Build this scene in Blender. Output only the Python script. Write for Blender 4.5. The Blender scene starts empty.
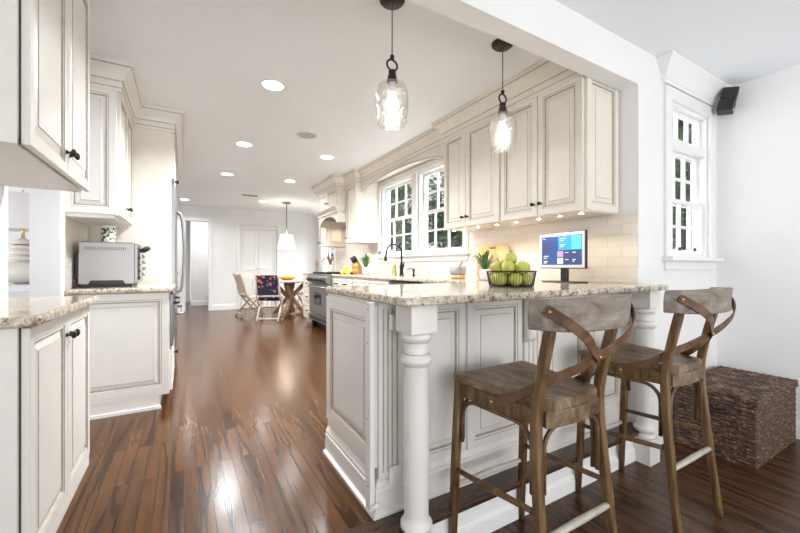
import bpy, bmesh, math, random
from mathutils import Vector, Matrix
random.seed(7)
PI = math.pi
SC = bpy.context.scene
COL = SC.collection

# ------------------------------------------------------------------ camera
H = 1.05
YAW = math.atan(216/368)
cam = bpy.data.cameras.new('camera'); cam.sensor_width = 36; cam.lens = 368/800*36
cam.clip_start = .02; cam.clip_end = 200
camo = bpy.data.objects.new('camera', cam); COL.objects.link(camo)
camo.location = (0, 0, H); camo.rotation_euler = (PI/2, 0, -YAW)
SC.camera = camo

# ------------------------------------------------------------------ world, exposure
W = bpy.data.worlds.new('world'); SC.world = W; W.use_nodes = True
wn = W.node_tree.nodes; wl = W.node_tree.links
bg = wn['Background']; bg.inputs[1].default_value = .65
tc = wn.new('ShaderNodeTexCoord'); nz = wn.new('ShaderNodeTexNoise'); cr = wn.new('ShaderNodeValToRGB')
nz.inputs['Scale'].default_value = 2.2; nz.inputs['Detail'].default_value = 5
cr.color_ramp.elements[0].position = .38; cr.color_ramp.elements[0].color = (.78, .88, 1.0, 1)
cr.color_ramp.elements[1].position = .62; cr.color_ramp.elements[1].color = (1, 1, 1, 1)
wl.new(tc.outputs['Generated'], nz.inputs['Vector']); wl.new(nz.outputs['Fac'], cr.inputs[0]); wl.new(cr.outputs[0], bg.inputs[0])
SC.view_settings.view_transform = 'Standard'; SC.view_settings.look = 'None'
SC.view_settings.gamma = 1; SC.view_settings.use_curve_mapping = False
SC.view_settings.exposure = 0.70

def area(name, loc, rot, sx, sy, power, color=(1, 1, 1)):
    l = bpy.data.lights.new(name, 'AREA'); l.shape = 'RECTANGLE'; l.size = sx; l.size_y = sy
    l.energy = power; l.color = color
    o = bpy.data.objects.new(name, l); COL.objects.link(o); o.location = loc; o.rotation_euler = rot
    return o
# daylight lamps outside the sink, dining and corner windows; the rest are added fills
area('sky_light_sink_window', (3.75, 4.02, 3.5), (0, math.radians(45), 0), 1.6, 2.6, 380, (.93, .97, 1))
area('sky_light_dining_window', (4.4, 8.4, 3.3), (0, math.radians(52), 0), 1.8, 3.0, 430, (.97, .98, 1))
area('sky_light_corner_window', (3.33, 2.6, 3.6), (math.radians(-40), 0, 0), .9, 1.2, 60, (.93, .97, 1))
area('fill_light_lamp_room', (-3.2, 4.0, 1.6), (0, -PI/2, 0), 2.0, 2.6, 18, (.97, .98, 1))  # unseen fill standing inside the next room, no window made there
area('fill_light_sitting_room', (1.2, -3.1, .9), (PI/2+.70, 0, 0), 4.4, 2.0, 80, (1, .99, .975))  # added fill behind the camera to brighten the near room
area('fill_light_sitting_side', (-3.7, -1.2, 1.0), (0, -PI/2-.55, 0), 2.2, 3.2, 66, (.98, .99, 1))  # added fill from the left to brighten side wall and ceiling
area('fill_light_hall', (.5, 10.5, 2.35), (0, 0, 0), 1.2, .8, 12, (1, .97, .95))  # unseen fill lamp below the hall ceiling

# ------------------------------------------------------------------ materials
def mat(name, col, rough=.5, metal=0, spec=.5, **k):
    m = bpy.data.materials.new(name); m.use_nodes = True
    b = m.node_tree.nodes['Principled BSDF']
    b.inputs['Base Color'].default_value = (*col, 1); b.inputs['Roughness'].default_value = rough
    b.inputs['Metallic'].default_value = metal; b.inputs['Specular IOR Level'].default_value = spec
    for kk, v in k.items(): b.inputs[kk.replace('_', ' ')].default_value = v
    return m
def N(m, t, **inp):
    n = m.node_tree.nodes.new(t)
    for k, v in inp.items():
        k = k.replace('_', ' ')
        if k in n.inputs: n.inputs[k].default_value = v
        else: setattr(n, k.replace(' ', '_'), v)
    return n
def L(m, a, b): m.node_tree.links.new(a, b)
def BS(m): return m.node_tree.nodes['Principled BSDF']
def coords(m, scale=(1, 1, 1), rot=(0, 0, 0), loc=(0, 0, 0), kind='Object'):
    t = N(m, 'ShaderNodeTexCoord'); p = N(m, 'ShaderNodeMapping')
    p.inputs['Scale'].default_value = scale; p.inputs['Rotation'].default_value = rot; p.inputs['Location'].default_value = loc
    if kind == 'World':
        g = N(m, 'ShaderNodeNewGeometry'); L(m, g.outputs['Position'], p.inputs[0])
    else: L(m, t.outputs[kind], p.inputs[0])
    return p.outputs[0]
def ramp(m, fac, stops):
    r = N(m, 'ShaderNodeValToRGB'); e = r.color_ramp.elements
    while len(e) < len(stops): e.new(.5)
    for i, (p, c) in enumerate(stops): e[i].position = p; e[i].color = (*c, 1)
    L(m, fac, r.inputs[0]); return r.outputs[0]
def bump(m, h, s=.2, d=.01):
    b = N(m, 'ShaderNodeBump', Strength=s, Distance=d); L(m, h, b.inputs['Height']); L(m, b.outputs[0], BS(m).inputs['Normal']); return b
def mottled(name, a, b, scale=6, rough=.5, bs=.05, **k):
    m = mat(name, a, rough, **k); v = coords(m)
    n = N(m, 'ShaderNodeTexNoise', Scale=scale, Detail=4); L(m, v, n.inputs['Vector'])
    L(m, ramp(m, n.outputs['Fac'], [(.35, a), (.65, b)]), BS(m).inputs['Base Color'])
    if bs: bump(m, n.outputs['Fac'], bs, .005)
    return m

M = {}
M['wall'] = mottled('wall_paint', (.82, .82, .82), (.84, .84, .84), 3, .6, .02)
M['ceiling'] = mottled('ceiling_paint', (.845, .87, .90), (.86, .885, .915), 3, .7, .02)
M['trim'] = mat('trim_paint', (.84, .84, .83), .32)
M['paint'] = mottled('cabinet_paint', (.745, .725, .69), (.77, .75, .715), 9, .38, .01)
M['cream'] = mottled('warm_lit_cabinet_paint', (.75, .705, .63), (.78, .735, .66), 9, .38, .01)  # same cabinet paint with warm lamp light put into its colour
M['glaze'] = mottled('cabinet_glaze', (.36, .315, .26), (.47, .42, .35), 30, .5, .0)
M['gap_shade'] = mat('gap_shade', (.04, .035, .03), .8)  # near-black that paints the shade in the door gap
M['bronze'] = mottled('oil_rubbed_bronze', (.022, .018, .015), (.05, .038, .03), 20, .35, .02, metal=.7)
M['black'] = mat('black_plastic', (.015, .015, .017), .4)
M['black_metal'] = mat('black_metal', (.03, .03, .03), .35, .6)
M['rubber'] = mat('white_plastic', (.78, .78, .77), .4)
M['steel'] = mat('brushed_steel', (.36, .355, .35), .36, 1.0)
_v = coords(M['steel'], (3, 3, 220)); _n = N(M['steel'], 'ShaderNodeTexNoise', Scale=3, Detail=2); L(M['steel'], _v, _n.inputs['Vector']); bump(M['steel'], _n.outputs['Fac'], .06, .002)
M['dark_steel'] = mat('dark_steel', (.16, .16, .165), .3, .9)
M['oven_glass'] = mat('oven_glass', (.02, .02, .022), .08)
M['ceramic'] = mat('white_ceramic', (.80, .79, .76), .18)
M['lampceramic'] = mat('pearl_ceramic', (.72, .66, .58), .15)
M['brass'] = mat('brass', (.75, .55, .25), .3, 1)

# granite
m = mat('granite', (.6, .55, .48), .1, spec=.55); M['granite'] = m
v = coords(m, kind='World')
n1 = N(m, 'ShaderNodeTexNoise', Scale=26, Detail=6, Roughness=.7); L(m, v, n1.inputs['Vector'])
n2 = N(m, 'ShaderNodeTexNoise', Scale=95, Detail=3, Roughness=.6); L(m, v, n2.inputs['Vector'])
vo = N(m, 'ShaderNodeTexVoronoi', Scale=75); L(m, v, vo.inputs['Vector'])
c1 = ramp(m, n1.outputs['Fac'], [(.30, (.12, .09, .065)), (.40, (.36, .27, .18)), (.50, (.60, .52, .42)), (.62, (.72, .67, .59)), (.74, (.42, .32, .22))])
c2 = ramp(m, n2.outputs['Fac'], [(.36, (.08, .065, .055)), (.43, (1, 1, 1))])
mx = N(m, 'ShaderNodeMix', data_type='RGBA', blend_type='MULTIPLY'); mx.inputs[0].default_value = .85
L(m, c1, mx.inputs[6]); L(m, c2, mx.inputs[7])
mx2 = N(m, 'ShaderNodeMix', data_type='RGBA', blend_type='MULTIPLY'); mx2.inputs[0].default_value = .35
vr = ramp(m, vo.outputs['Distance'], [(.0, (.55, .5, .45)), (.25, (1, 1, 1))])
L(m, mx.outputs[2], mx2.inputs[6]); L(m, vr, mx2.inputs[7]); L(m, mx2.outputs[2], BS(m).inputs['Base Color'])

# wooden floorboards (run along Y)
def boards(name, dark, mid, light, rough, width=.057, length=1.1, contrast=1.0):
    m = mat(name, mid, rough, spec=.28)
    g = coords(m, (1, 1, 1), (0, 0, PI/2), kind='World')
    br = N(m, 'ShaderNodeTexBrick', Scale=1.0, Mortar_Size=.0016, Bias=0, Mortar_Smooth=.3); br.offset = .37; br.offset_frequency = 2
    br.inputs['Brick Width'].default_value = length; br.inputs['Row Height'].default_value = width
    br.inputs['Color1'].default_value = (0, 0, 0, 1); br.inputs['Color2'].default_value = (1, 1, 1, 1); br.inputs['Mortar'].default_value = (.5, .5, .5, 1)
    L(m, g, br.inputs['Vector'])
    # per-board random offset for the grain
    g2 = coords(m, (1, .085, 1), kind='World')
    ad = N(m, 'ShaderNodeVectorMath', operation='MULTIPLY_ADD'); L(m, br.outputs['Color'], ad.inputs[0]); ad.inputs[1].default_value = (3.1, 5.7, 9); L(m, g2, ad.inputs[2])
    n = N(m, 'ShaderNodeTexNoise', Scale=5.5, Detail=2, Roughness=.45, Distortion=.8); L(m, ad.outputs[0], n.inputs['Vector'])
    mul = N(m, 'ShaderNodeMath', operation='MULTIPLY'); mul.inputs[1].default_value = 38; L(m, n.outputs['Fac'], mul.inputs[0])
    sn = N(m, 'ShaderNodeMath', operation='SINE'); L(m, mul.outputs[0], sn.inputs[0])
    mr = N(m, 'ShaderNodeMapRange'); mr.inputs['From Min'].default_value = -1; L(m, sn.outputs[0], mr.inputs['Value'])
    fine = N(m, 'ShaderNodeTexNoise', Scale=90, Detail=3); L(m, ad.outputs[0], fine.inputs['Vector'])
    grain = ramp(m, mr.outputs[0], [(.0, dark), (.07, tuple(.72*c for c in mid)), (.2, tuple(.95*c for c in mid)), (1, light)])
    tone = ramp(m, br.outputs['Color'], [(0, (.86,)*3), (.5, (.95, .95, .94)), (1, (1.05, 1.03, 1.0))])
    a = N(m, 'ShaderNodeMix', data_type='RGBA', blend_type='MULTIPLY'); a.inputs[0].default_value = 1; L(m, grain, a.inputs[6]); L(m, tone, a.inputs[7])
    fr = ramp(m, fine.outputs['Fac'], [(.3, (.72,)*3), (.6, (1, 1, 1))])
    b = N(m, 'ShaderNodeMix', data_type='RGBA', blend_type='MULTIPLY'); b.inputs[0].default_value = .8; L(m, a.outputs[2], b.inputs[6]); L(m, fr, b.inputs[7])
    c = N(m, 'ShaderNodeMix', data_type='RGBA'); L(m, br.outputs['Fac'], c.inputs[0]); L(m, b.outputs[2], c.inputs[6]); c.inputs[7].default_value = (.02, .012, .007, 1)
    L(m, c.outputs[2], BS(m).inputs['Base Color'])
    inv = N(m, 'ShaderNodeMath', operation='SUBTRACT'); inv.inputs[0].default_value = 1; L(m, br.outputs['Fac'], inv.inputs[1])
    big = N(m, 'ShaderNodeTexNoise', Scale=5, Detail=2); L(m, g, big.inputs['Vector'])
    s = N(m, 'ShaderNodeMath', operation='MULTIPLY_ADD'); s.inputs[1].default_value = .5; L(m, big.outputs['Fac'], s.inputs[0]); L(m, inv.outputs[0], s.inputs[2])
    bump(m, s.outputs[0], .12, .003)
    return m
M['floor'] = boards('kitchen_floorboards', (.034, .012, .003), (.090, .035, .009), (.108, .044, .012), .21)
M['floor_low'] = boards('sitting_room_floorboards', (.042, .018, .009), (.080, .035, .017), (.110, .052, .027), .26)

def wood(name, stops, scale=(1, 1, .12), s=22, rough=.5, bs=.15, dist=1.5):
    m = mat(name, stops[0][1], rough); v = coords(m, scale)
    n = N(m, 'ShaderNodeTexNoise', Scale=s, Detail=6, Roughness=.6, Distortion=dist); L(m, v, n.inputs['Vector'])
    L(m, ramp(m, n.outputs['Fac'], stops), BS(m).inputs['Base Color']); bump(m, n.outputs['Fac'], bs, .003); return m
M['tread'] = wood('dark_tread', [(.3, (.022, .010, .006)), (.5, (.055, .026, .014)), (.7, (.11, .055, .03))], (.12, 1, 1), 30, .22)
M['stool_leg'] = wood('weathered_oak', [(.32, (.055, .027, .008)), (.5, (.135, .072, .024)), (.68, (.215, .130, .052))], (1, 1, .14), 26, .45)
M['stool_seat'] = wood('weathered_seat', [(.34, (.05, .026, .010)), (.46, (.13, .075, .034)), (.58, (.21, .145, .085)), (.68, (.34, .285, .22))], (1, .35, 1), 9, .42)
M['stool_rail'] = wood('greyed_rail', [(.32, (.075, .050, .032)), (.45, (.17, .135, .105)), (.6, (.245, .21, .175)), (.72, (.33, .295, .255))], (.4, 1, 1), 11, .45)
M['strap'] = wood('bentwood_strap', [(.3, (.06, .026, .010)), (.5, (.12, .058, .025)), (.7, (.19, .11, .06))], (1, 1, 1), 10, .4)
M['whitewash'] = wood('whitewashed_rung', [(.3, (.40, .36, .30)), (.6, (.62, .59, .54))], (.3, 1, 1), 14, .5)
M['board'] = wood('maple', [(.3, (.52, .30, .12)), (.6, (.72, .47, .23))], (1, 1, .1), 14, .4)
M['table_wood'] = wood('table_wood', [(.3, (.22, .12, .06)), (.6, (.42, .26, .15))], (1, 1, .2), 12, .45)
M['pale_wood'] = wood('pale_wood', [(.3, (.50, .42, .34)), (.6, (.66, .58, .50))], (1, 1, .2), 12, .45)
M['tan_wood'] = wood('tan_wood', [(.3, (.33, .22, .13)), (.6, (.50, .37, .25))], (1, 1, .2), 12, .45)

# hand-made subway tile
m = mat('cream_subway_tile', (.78, .72, .64), .14); M['tile'] = m
t = coords(m, kind='World'); sp = N(m, 'ShaderNodeSeparateXYZ'); L(m, t, sp.inputs[0])
sm = N(m, 'ShaderNodeMath', operation='ADD'); L(m, sp.outputs[0], sm.inputs[0]); L(m, sp.outputs[1], sm.inputs[1])
cb = N(m, 'ShaderNodeCombineXYZ'); L(m, sm.outputs[0], cb.inputs[0]); L(m, sp.outputs[2], cb.inputs[1])
br = N(m, 'ShaderNodeTexBrick', Scale=1, Mortar_Size=.0016, Mortar_Smooth=.4); br.inputs['Brick Width'].default_value = .2; br.inputs['Row Height'].default_value = .0745
br.inputs['Color1'].default_value = (.78, .725, .655, 1); br.inputs['Color2'].default_value = (.83, .78, .71, 1); br.inputs['Mortar'].default_value = (.62, .56, .49, 1)
L(m, cb.outputs[0], br.inputs['Vector']); L(m, br.outputs['Color'], BS(m).inputs['Base Color'])
nn = N(m, 'ShaderNodeTexNoise', Scale=16, Detail=1); L(m, t, nn.inputs['Vector'])
iv = N(m, 'ShaderNodeMath', operation='MULTIPLY_ADD'); iv.inputs[1].default_value = -1.2; L(m, br.outputs['Fac'], iv.inputs[0]); L(m, nn.outputs['Fac'], iv.inputs[2])
bump(m, iv.outputs[0], .35, .006)

# glass
def pane_glass(name, refl=.06):
    m = bpy.data.materials.new(name); m.use_nodes = True; nt = m.node_tree; nt.nodes.clear()
    o = nt.nodes.new('ShaderNodeOutputMaterial'); mx = nt.nodes.new('ShaderNodeMixShader'); a = nt.nodes.new('ShaderNodeBsdfTransparent'); g = nt.nodes.new('ShaderNodeBsdfGlossy')
    g.inputs['Roughness'].default_value = .02; mx.inputs[0].default_value = refl
    nt.links.new(a.outputs[0], mx.inputs[1]); nt.links.new(g.outputs[0], mx.inputs[2]); nt.links.new(mx.outputs[0], o.inputs[0]); return m
M['pane'] = pane_glass('window_glass')
m = bpy.data.materials.new('seeded_glass'); m.use_nodes = True; nt = m.node_tree; M['seeded'] = m
nt.nodes.clear(); o = nt.nodes.new('ShaderNodeOutputMaterial'); mx = nt.nodes.new('ShaderNodeMixShader'); a = nt.nodes.new('ShaderNodeBsdfTransparent'); g = nt.nodes.new('ShaderNodeBsdfGlossy')
a.inputs[0].default_value = (.97, .96, .94, 1); g.inputs['Roughness'].default_value = .06
lw = nt.nodes.new('ShaderNodeLayerWeight'); lw.inputs[0].default_value = .35
vv = nt.nodes.new('ShaderNodeTexVoronoi'); vv.inputs['Scale'].default_value = 75; tcx = nt.nodes.new('ShaderNodeTexCoord')
nt.links.new(tcx.outputs['Object'], vv.inputs['Vector']); bp = nt.nodes.new('ShaderNodeBump'); bp.inputs['Strength'].default_value = .9; bp.inputs['Distance'].default_value = .004
nt.links.new(vv.outputs['Distance'], bp.inputs['Height']); nt.links.new(bp.outputs[0], g.inputs['Normal']); nt.links.new(bp.outputs[0], lw.inputs['Normal'])
mr = nt.nodes.new('ShaderNodeMapRange'); mr.inputs['To Min'].default_value = .14; mr.inputs['To Max'].default_value = .70
nt.links.new(lw.outputs['Facing'], mr.inputs['Value']); sd_ = nt.nodes.new('ShaderNodeMapRange'); sd_.inputs['From Min'].default_value = .28; sd_.inputs['From Max'].default_value = .10; sd_.inputs['To Max'].default_value = .30; nt.links.new(vv.outputs['Distance'], sd_.inputs['Value'])
am = nt.nodes.new('ShaderNodeMath'); am.operation = 'ADD'; nt.links.new(mr.outputs[0], am.inputs[0]); nt.links.new(sd_.outputs[0], am.inputs[1]); nt.links.new(am.outputs[0], mx.inputs[0]); nt.links.new(a.outputs[0], mx.inputs[1]); nt.links.new(g.outputs[0], mx.inputs[2]); nt.links.new(mx.outputs[0], o.inputs[0])
M['clear_plastic'] = pane_glass('clear_plastic', .35)

def emit(name, col, s):
    m = mat(name, col, .5); b = BS(m); b.inputs['Emission Color'].default_value = (*col, 1); b.inputs['Emission Strength'].default_value = s; return m
M['bulb'] = emit('bulb_glow', (1, .93, .80), 9)
M['grille'] = mat('grey_grille', (.50, .50, .49), .7)
M['led'] = emit('downlight_glow', (1, .97, .93), 9)
M['puck'] = emit('puck_glow', (1, .90, .75), 30)
M['shade'] = emit('lit_lampshade', (1, .95, .86), .75)
M['shade_off'] = mat('linen_shade', (.80, .75, .73), .8)

# woven rush
m = mat('woven_rush', (.12, .07, .045), .6); M['rush'] = m; v = coords(m, (1, 1, 1))
n = N(m, 'ShaderNodeTexNoise', Scale=48, Detail=4, Roughness=.75); L(m, v, n.inputs['Vector'])
v2 = coords(m, (6, 6, 60)); n2 = N(m, 'ShaderNodeTexNoise', Scale=2, Detail=2); L(m, v2, n2.inputs['Vector'])
a_ = N(m, 'ShaderNodeMath', operation='ADD'); L(m, n.outputs['Fac'], a_.inputs[0]); L(m, n2.outputs['Fac'], a_.inputs[1])
h_ = N(m, 'ShaderNodeMath', operation='MULTIPLY'); h_.inputs[1].default_value = .5; L(m, a_.outputs[0], h_.inputs[0])
L(m, ramp(m, h_.outputs[0], [(.40, (.016, .008, .005)), (.48, (.060, .028, .017)), (.56, (.17, .09, .057)), (.66, (.45, .31, .21))]), BS(m).inputs['Base Color'])
bump(m, n.outputs['Fac'], .5, .004)

# fruit, plants
M['pear'] = mottled('green_apple_skin', (.42, .47, .075), (.66, .66, .17), 8, .3, .02)
M['lemon'] = mottled('lemon_skin', (.85, .60, .04), (.90, .70, .10), 30, .4, .1)
M['orange'] = mottled('orange_skin', (.62, .26, .05), (.72, .34, .08), 30, .45, .1)
M['leaf'] = mottled('leaf_green', (.035, .10, .03), (.10, .22, .07), 12, .45, 0)
M['stem'] = mat('stem_brown', (.06, .035, .02), .7)
M['soil'] = mat('soil', (.03, .02, .015), .9)
M['tree_leaf'] = mottled('tree_foliage', (.05, .11, .045), (.16, .26, .11), 3, .6, 0)
M['bark'] = mottled('bark', (.07, .05, .04), (.13, .10, .08), 12, .8, .3)
M['grass'] = mottled('lawn_grass', (.10, .18, .05), (.16, .26, .08), 4, .9, .2)
M['stone'] = mottled('grey_marble', (.24, .23, .23), (.40, .39, .38), 14, .4, .05)
M['soap'] = mat('yellow_soap', (.80, .72, .25), .1, **{'Transmission_Weight': .7})
# floral canister / cloth
def floral(name, base, cols, sc):
    m = mat(name, base, .4); v = coords(m)
    cur = None
    for i, (c, th) in enumerate(cols):
        vo = N(m, 'ShaderNodeTexVoronoi', Scale=sc*(1+.23*i)); mp = coords(m, loc=(i*1.7, i*.9, i*.4)); L(m, mp, vo.inputs['Vector'])
        nz = N(m, 'ShaderNodeTexNoise', Scale=sc*1.5); L(m, mp, nz.inputs['Vector'])
        ad = N(m, 'ShaderNodeMath', operation='MULTIPLY_ADD'); ad.inputs[1].default_value = .35; L(m, nz.outputs['Fac'], ad.inputs[0]); L(m, vo.outputs['Distance'], ad.inputs[2])
        lt = N(m, 'ShaderNodeMath', operation='LESS_THAN'); lt.inputs[1].default_value = th; L(m, ad.outputs[0], lt.inputs[0])
        mx = N(m, 'ShaderNodeMix', data_type='RGBA'); L(m, lt.outputs[0], mx.inputs[0])
        if cur is None: mx.inputs[6].default_value = (*base, 1)
        else: L(m, cur, mx.inputs[6])
        mx.inputs[7].default_value = (*c, 1); cur = mx.outputs[2]
    L(m, cur, BS(m).inputs['Base Color']); return m
M['floral_tin'] = floral('floral_tin', (.76, .74, .66), [((.05, .12, .04), .62), ((.03, .03, .04), .50), ((.55, .10, .05), .34)], 44)
M['floral_cloth'] = floral('floral_cloth', (.018, .024, .055), [((.12, .16, .22), .40), ((.55, .17, .10), .50), ((.75, .42, .25), .36)], 9)

# ------------------------------------------------------------------ mesh helpers
class MB:
    def __init__(s): s.bm = bmesh.new()
    def _idx(s, fs, mi, smooth=False):
        for f in fs: f.material_index = mi; f.smooth = smooth
    def box(s, a, b, mi=0, M4=None):
        (x0, y0, z0), (x1, y1, z1) = a, b
        vs = [s.bm.verts.new(p) for p in [(x0,y0,z0),(x1,y0,z0),(x1,y1,z0),(x0,y1,z0),(x0,y0,z1),(x1,y0,z1),(x1,y1,z1),(x0,y1,z1)]]
        if M4:
            for v in vs: v.co = M4 @ v.co
        s._idx([s.bm.faces.new([vs[i] for i in q]) for q in [(0,3,2,1),(4,5,6,7),(0,1,5,4),(1,2,6,5),(2,3,7,6),(3,0,4,7)]], mi); return s
    def prism(s, poly, z0, z1, mi=0, axis='z', smooth=False):
        def P(p, t):
            if axis == 'z': return (p[0], p[1], t)
            if axis == 'y': return (p[0], t, p[1])
            return (t, p[0], p[1])
        a = [s.bm.verts.new(P(p, z0)) for p in poly]; b = [s.bm.verts.new(P(p, z1)) for p in poly]; n = len(poly)
        fs = [s.bm.faces.new(a[::-1]), s.bm.faces.new(b)]
        sd = [s.bm.faces.new([a[i], a[(i+1) % n], b[(i+1) % n], b[i]]) for i in range(n)]
        s._idx(fs, mi); s._idx(sd, mi, smooth); return s
    def lathe(s, prof, c=(0, 0, 0), seg=24, mi=0, smooth=True, M4=None, cap=True):
        rings = []
        for r, z in prof:
            rings.append([s.bm.verts.new((c[0]+r*math.cos(2*PI*i/seg), c[1]+r*math.sin(2*PI*i/seg), c[2]+z)) for i in range(seg)])
        fs = []
        for a, b in zip(rings, rings[1:]):
            fs += [s.bm.faces.new([a[i], a[(i+1) % seg], b[(i+1) % seg], b[i]]) for i in range(seg)]
        s._idx(fs, mi, smooth)
        if cap: s._idx([s.bm.faces.new(rings[0][::-1]), s.bm.faces.new(rings[-1])], mi)
        if M4:
            for r in rings:
                for v in r: v.co = M4 @ v.co
        return s
    def tube(s, pts, r, seg=10, mi=0, sx=1, up=None, square=False):
        pts = [Vector(p) for p in pts]; n = len(pts); rs = r if isinstance(r, (list, tuple)) else [r]*n
        rings = []; u = None
        for i, p in enumerate(pts):
            t = (pts[min(i+1, n-1)]-pts[max(i-1, 0)]).normalized()
            if u is None:
                u = Vector(up) if up else (Vector((0, 0, 1)) if abs(t.z) < .9 else Vector((1, 0, 0)))
            u = (u-t*u.dot(t)).normalized(); w = t.cross(u)
            R = []
            for k in range(seg):
                a = 2*PI*(k+.5)/seg; ca, sa = math.cos(a), math.sin(a)
                if square:
                    q = .32; ca = math.copysign(abs(ca)**q, ca); sa = math.copysign(abs(sa)**q, sa); ca *= .9; sa *= .9
                R.append(s.bm.verts.new(p+u*ca*rs[i]*sx+w*sa*rs[i]))
            rings.append(R)
        fs = []
        for a, b in zip(rings, rings[1:]):
            fs += [s.bm.faces.new([a[k], a[(k+1) % seg], b[(k+1) % seg], b[k]]) for k in range(seg)]
        s._idx(fs, mi, True); s._idx([s.bm.faces.new(rings[0][::-1]), s.bm.faces.new(rings[-1])], mi); return s
    def ribbon(s, pts, nrm, w, t, mi=0):
        pts = [Vector(p) for p in pts]; n = len(pts); rings = []
        for i, p in enumerate(pts):
            tg = (pts[min(i+1, n-1)]-pts[max(i-1, 0)]).normalized(); nn = Vector(nrm[i]); nn = (nn-tg*nn.dot(tg)).normalized(); b = tg.cross(nn)
            rings.append([s.bm.verts.new(p+b*w/2*x+nn*t/2*y) for x, y in ((-1, -1), (1, -1), (1, 1), (-1, 1))])
        fs = []
        for a, b in zip(rings, rings[1:]): fs += [s.bm.faces.new([a[k], a[(k+1) % 4], b[(k+1) % 4], b[k]]) for k in range(4)]
        s._idx(fs, mi, False); s._idx([s.bm.faces.new(rings[0][::-1]), s.bm.faces.new(rings[-1])], mi); return s
    def sweep(s, path, prof, mi=0, mis=None):
        """profile (out, z) swept along a 2-D path (x, y); 'out' is to the right of the travel direction"""
        P = [Vector(p) for p in path]; n = len(P); rings = []
        for i, p in enumerate(P):
            ds = []
            if i > 0: ds.append((P[i]-P[i-1]).normalized())
            if i < n-1: ds.append((P[i+1]-P[i]).normalized())
            ns = [Vector((d.y, -d.x)) for d in ds]
            if len(ns) == 2:
                b = (ns[0]+ns[1]).normalized(); k = 1/max(.2, b.dot(ns[0]))
            else: b = ns[0]; k = 1
            rings.append([s.bm.verts.new((p.x+b.x*k*o, p.y+b.y*k*o, z)) for o, z in prof])
        m = len(prof)
        for a, b in zip(rings, rings[1:]):
            for j in range(m):
                f = s.bm.faces.new([a[j], a[(j+1) % m], b[(j+1) % m], b[j]]); f.material_index = (mis[j] if mis else mi)
        s._idx([s.bm.faces.new(rings[0]), s.bm.faces.new(rings[-1][::-1])], mi); return s
    def panel(s, x0, z0, w, h, y, th=.02, st=.055, M4=None, raised=True):
        """glazed raised-panel front in the XZ plane facing -y; front surface at y, back at y+th"""
        i = min(st, w*.28, h*.28)
        k = min(1, (min(w, h)/2-i)/.05)
        prof = [(0, th, 0), (0, .003, 0), (.003, 0, 0), (i-.012*k, 0, 0), (i-.009*k, .0035, 1), (i-.004*k, .0035, 0), (i, .003, 0), (i+.004*k, .011, 1), (i+.008*k, .011, 1), (i+.012*k, .010, 0)]
        if raised: prof += [(i+.034*k, .004, 0), (i+.037*k, .0015, 1), (i+.040*k, .0015, 0)]
        prev = None; new = []
        for ins, dy, mi in prof:
            r = [s.bm.verts.new((a, y+dy, b)) for a, b in ((x0+ins, z0+ins), (x0+w-ins, z0+ins), (x0+w-ins, z0+h-ins), (x0+ins, z0+h-ins))]
            new += r
            if prev:
                s._idx([s.bm.faces.new([prev[q], prev[(q+1) % 4], r[(q+1) % 4], r[q]]) for q in range(4)], mi)
            else: s._idx([s.bm.faces.new(r[::-1])], 0)
            prev = r
        s._idx([s.bm.faces.new(prev)], 0)
        if M4:
            for v in new: v.co = M4 @ v.co
        return s
    def sphere(s, c, r, sc=(1, 1, 1), mi=0, seg=16, M4=None):
        mt = Matrix.Translation(c) @ Matrix.Diagonal((r*sc[0], r*sc[1], r*sc[2], 1))
        if M4: mt = M4 @ mt
        ret = bmesh.ops.create_uvsphere(s.bm, u_segments=seg, v_segments=max(6, seg//2+2), radius=1, matrix=mt)
        fs = {f for v in ret['verts'] for f in v.link_faces}; s._idx(fs, mi, True); return s
    def obj(s, name, mats, parent=None, bevel=0, seg=2, sub=0, fix=True):
        if fix: bmesh.ops.recalc_face_normals(s.bm, faces=s.bm.faces[:])
        me = bpy.data.meshes.new(name); s.bm.to_mesh(me); s.bm.free()
        for mm in (mats if isinstance(mats, (list, tuple)) else [mats]): me.materials.append(M[mm] if isinstance(mm, str) else mm)
        o = bpy.data.objects.new(name, me); COL.objects.link(o)
        if parent is not None: o.parent = parent
        if bevel:
            b = o.modifiers.new('bevel', 'BEVEL'); b.width = bevel; b.segments = seg; b.limit_method = 'ANGLE'; b.angle_limit = math.radians(40)
        if sub:
            b = o.modifiers.new('sub', 'SUBSURF'); b.levels = sub; b.render_levels = sub
        return o
def tag(o, label, cat, group=None, kind=None):
    o['label'] = label; o['category'] = cat
    if group: o['group'] = group
    if kind: o['kind'] = kind
    return o
def thing(name, label, cat, loc=(0, 0, 0), rz=0, group=None):
    o = bpy.data.objects.new(name, None); COL.objects.link(o); o.empty_display_size = .05
    o.location = loc; o.rotation_euler = (0, 0, rz); return tag(o, label, cat, group)
def struct(o): o['kind'] = 'structure'; return o
def dup(o, loc, rz, label, group=None):
    def cp(x, par):
        c = x.copy(); COL.objects.link(c)
        if par is not None: c.parent = par
        for ch in list(x.children): cp(ch, c)
        return c
    r = cp(o, None); r.location = loc; r.rotation_euler = (0, 0, rz); r['label'] = label
    if group: r['group'] = group
    return r
def spline(pts, n=8):
    P = [Vector(p) for p in pts]; P = [2*P[0]-P[1]]+P+[2*P[-1]-P[-2]]; out = []
    for i in range(1, len(P)-2):
        for k in range(n):
            t = k/n; a, b, c, d = P[i-1:i+3]
            out.append(.5*((2*b)+(-a+c)*t+(2*a-5*b+4*c-d)*t*t+(-a+3*b-3*c+d)*t**3))
    out.append(P[-2]); return out

# ------------------------------------------------------------------ dimensions
XW, YW = 2.60, 1.305        # window wall, front of header wall
LOW = -.19                  # sitting-room floor
CEIL, CEIL2 = 2.475, 2.505
YF = 9.85                   # far wall
XL = -.70                   # left wall
CT, CTL = .935, .895        # worktop heights
XR = 3.82

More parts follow.
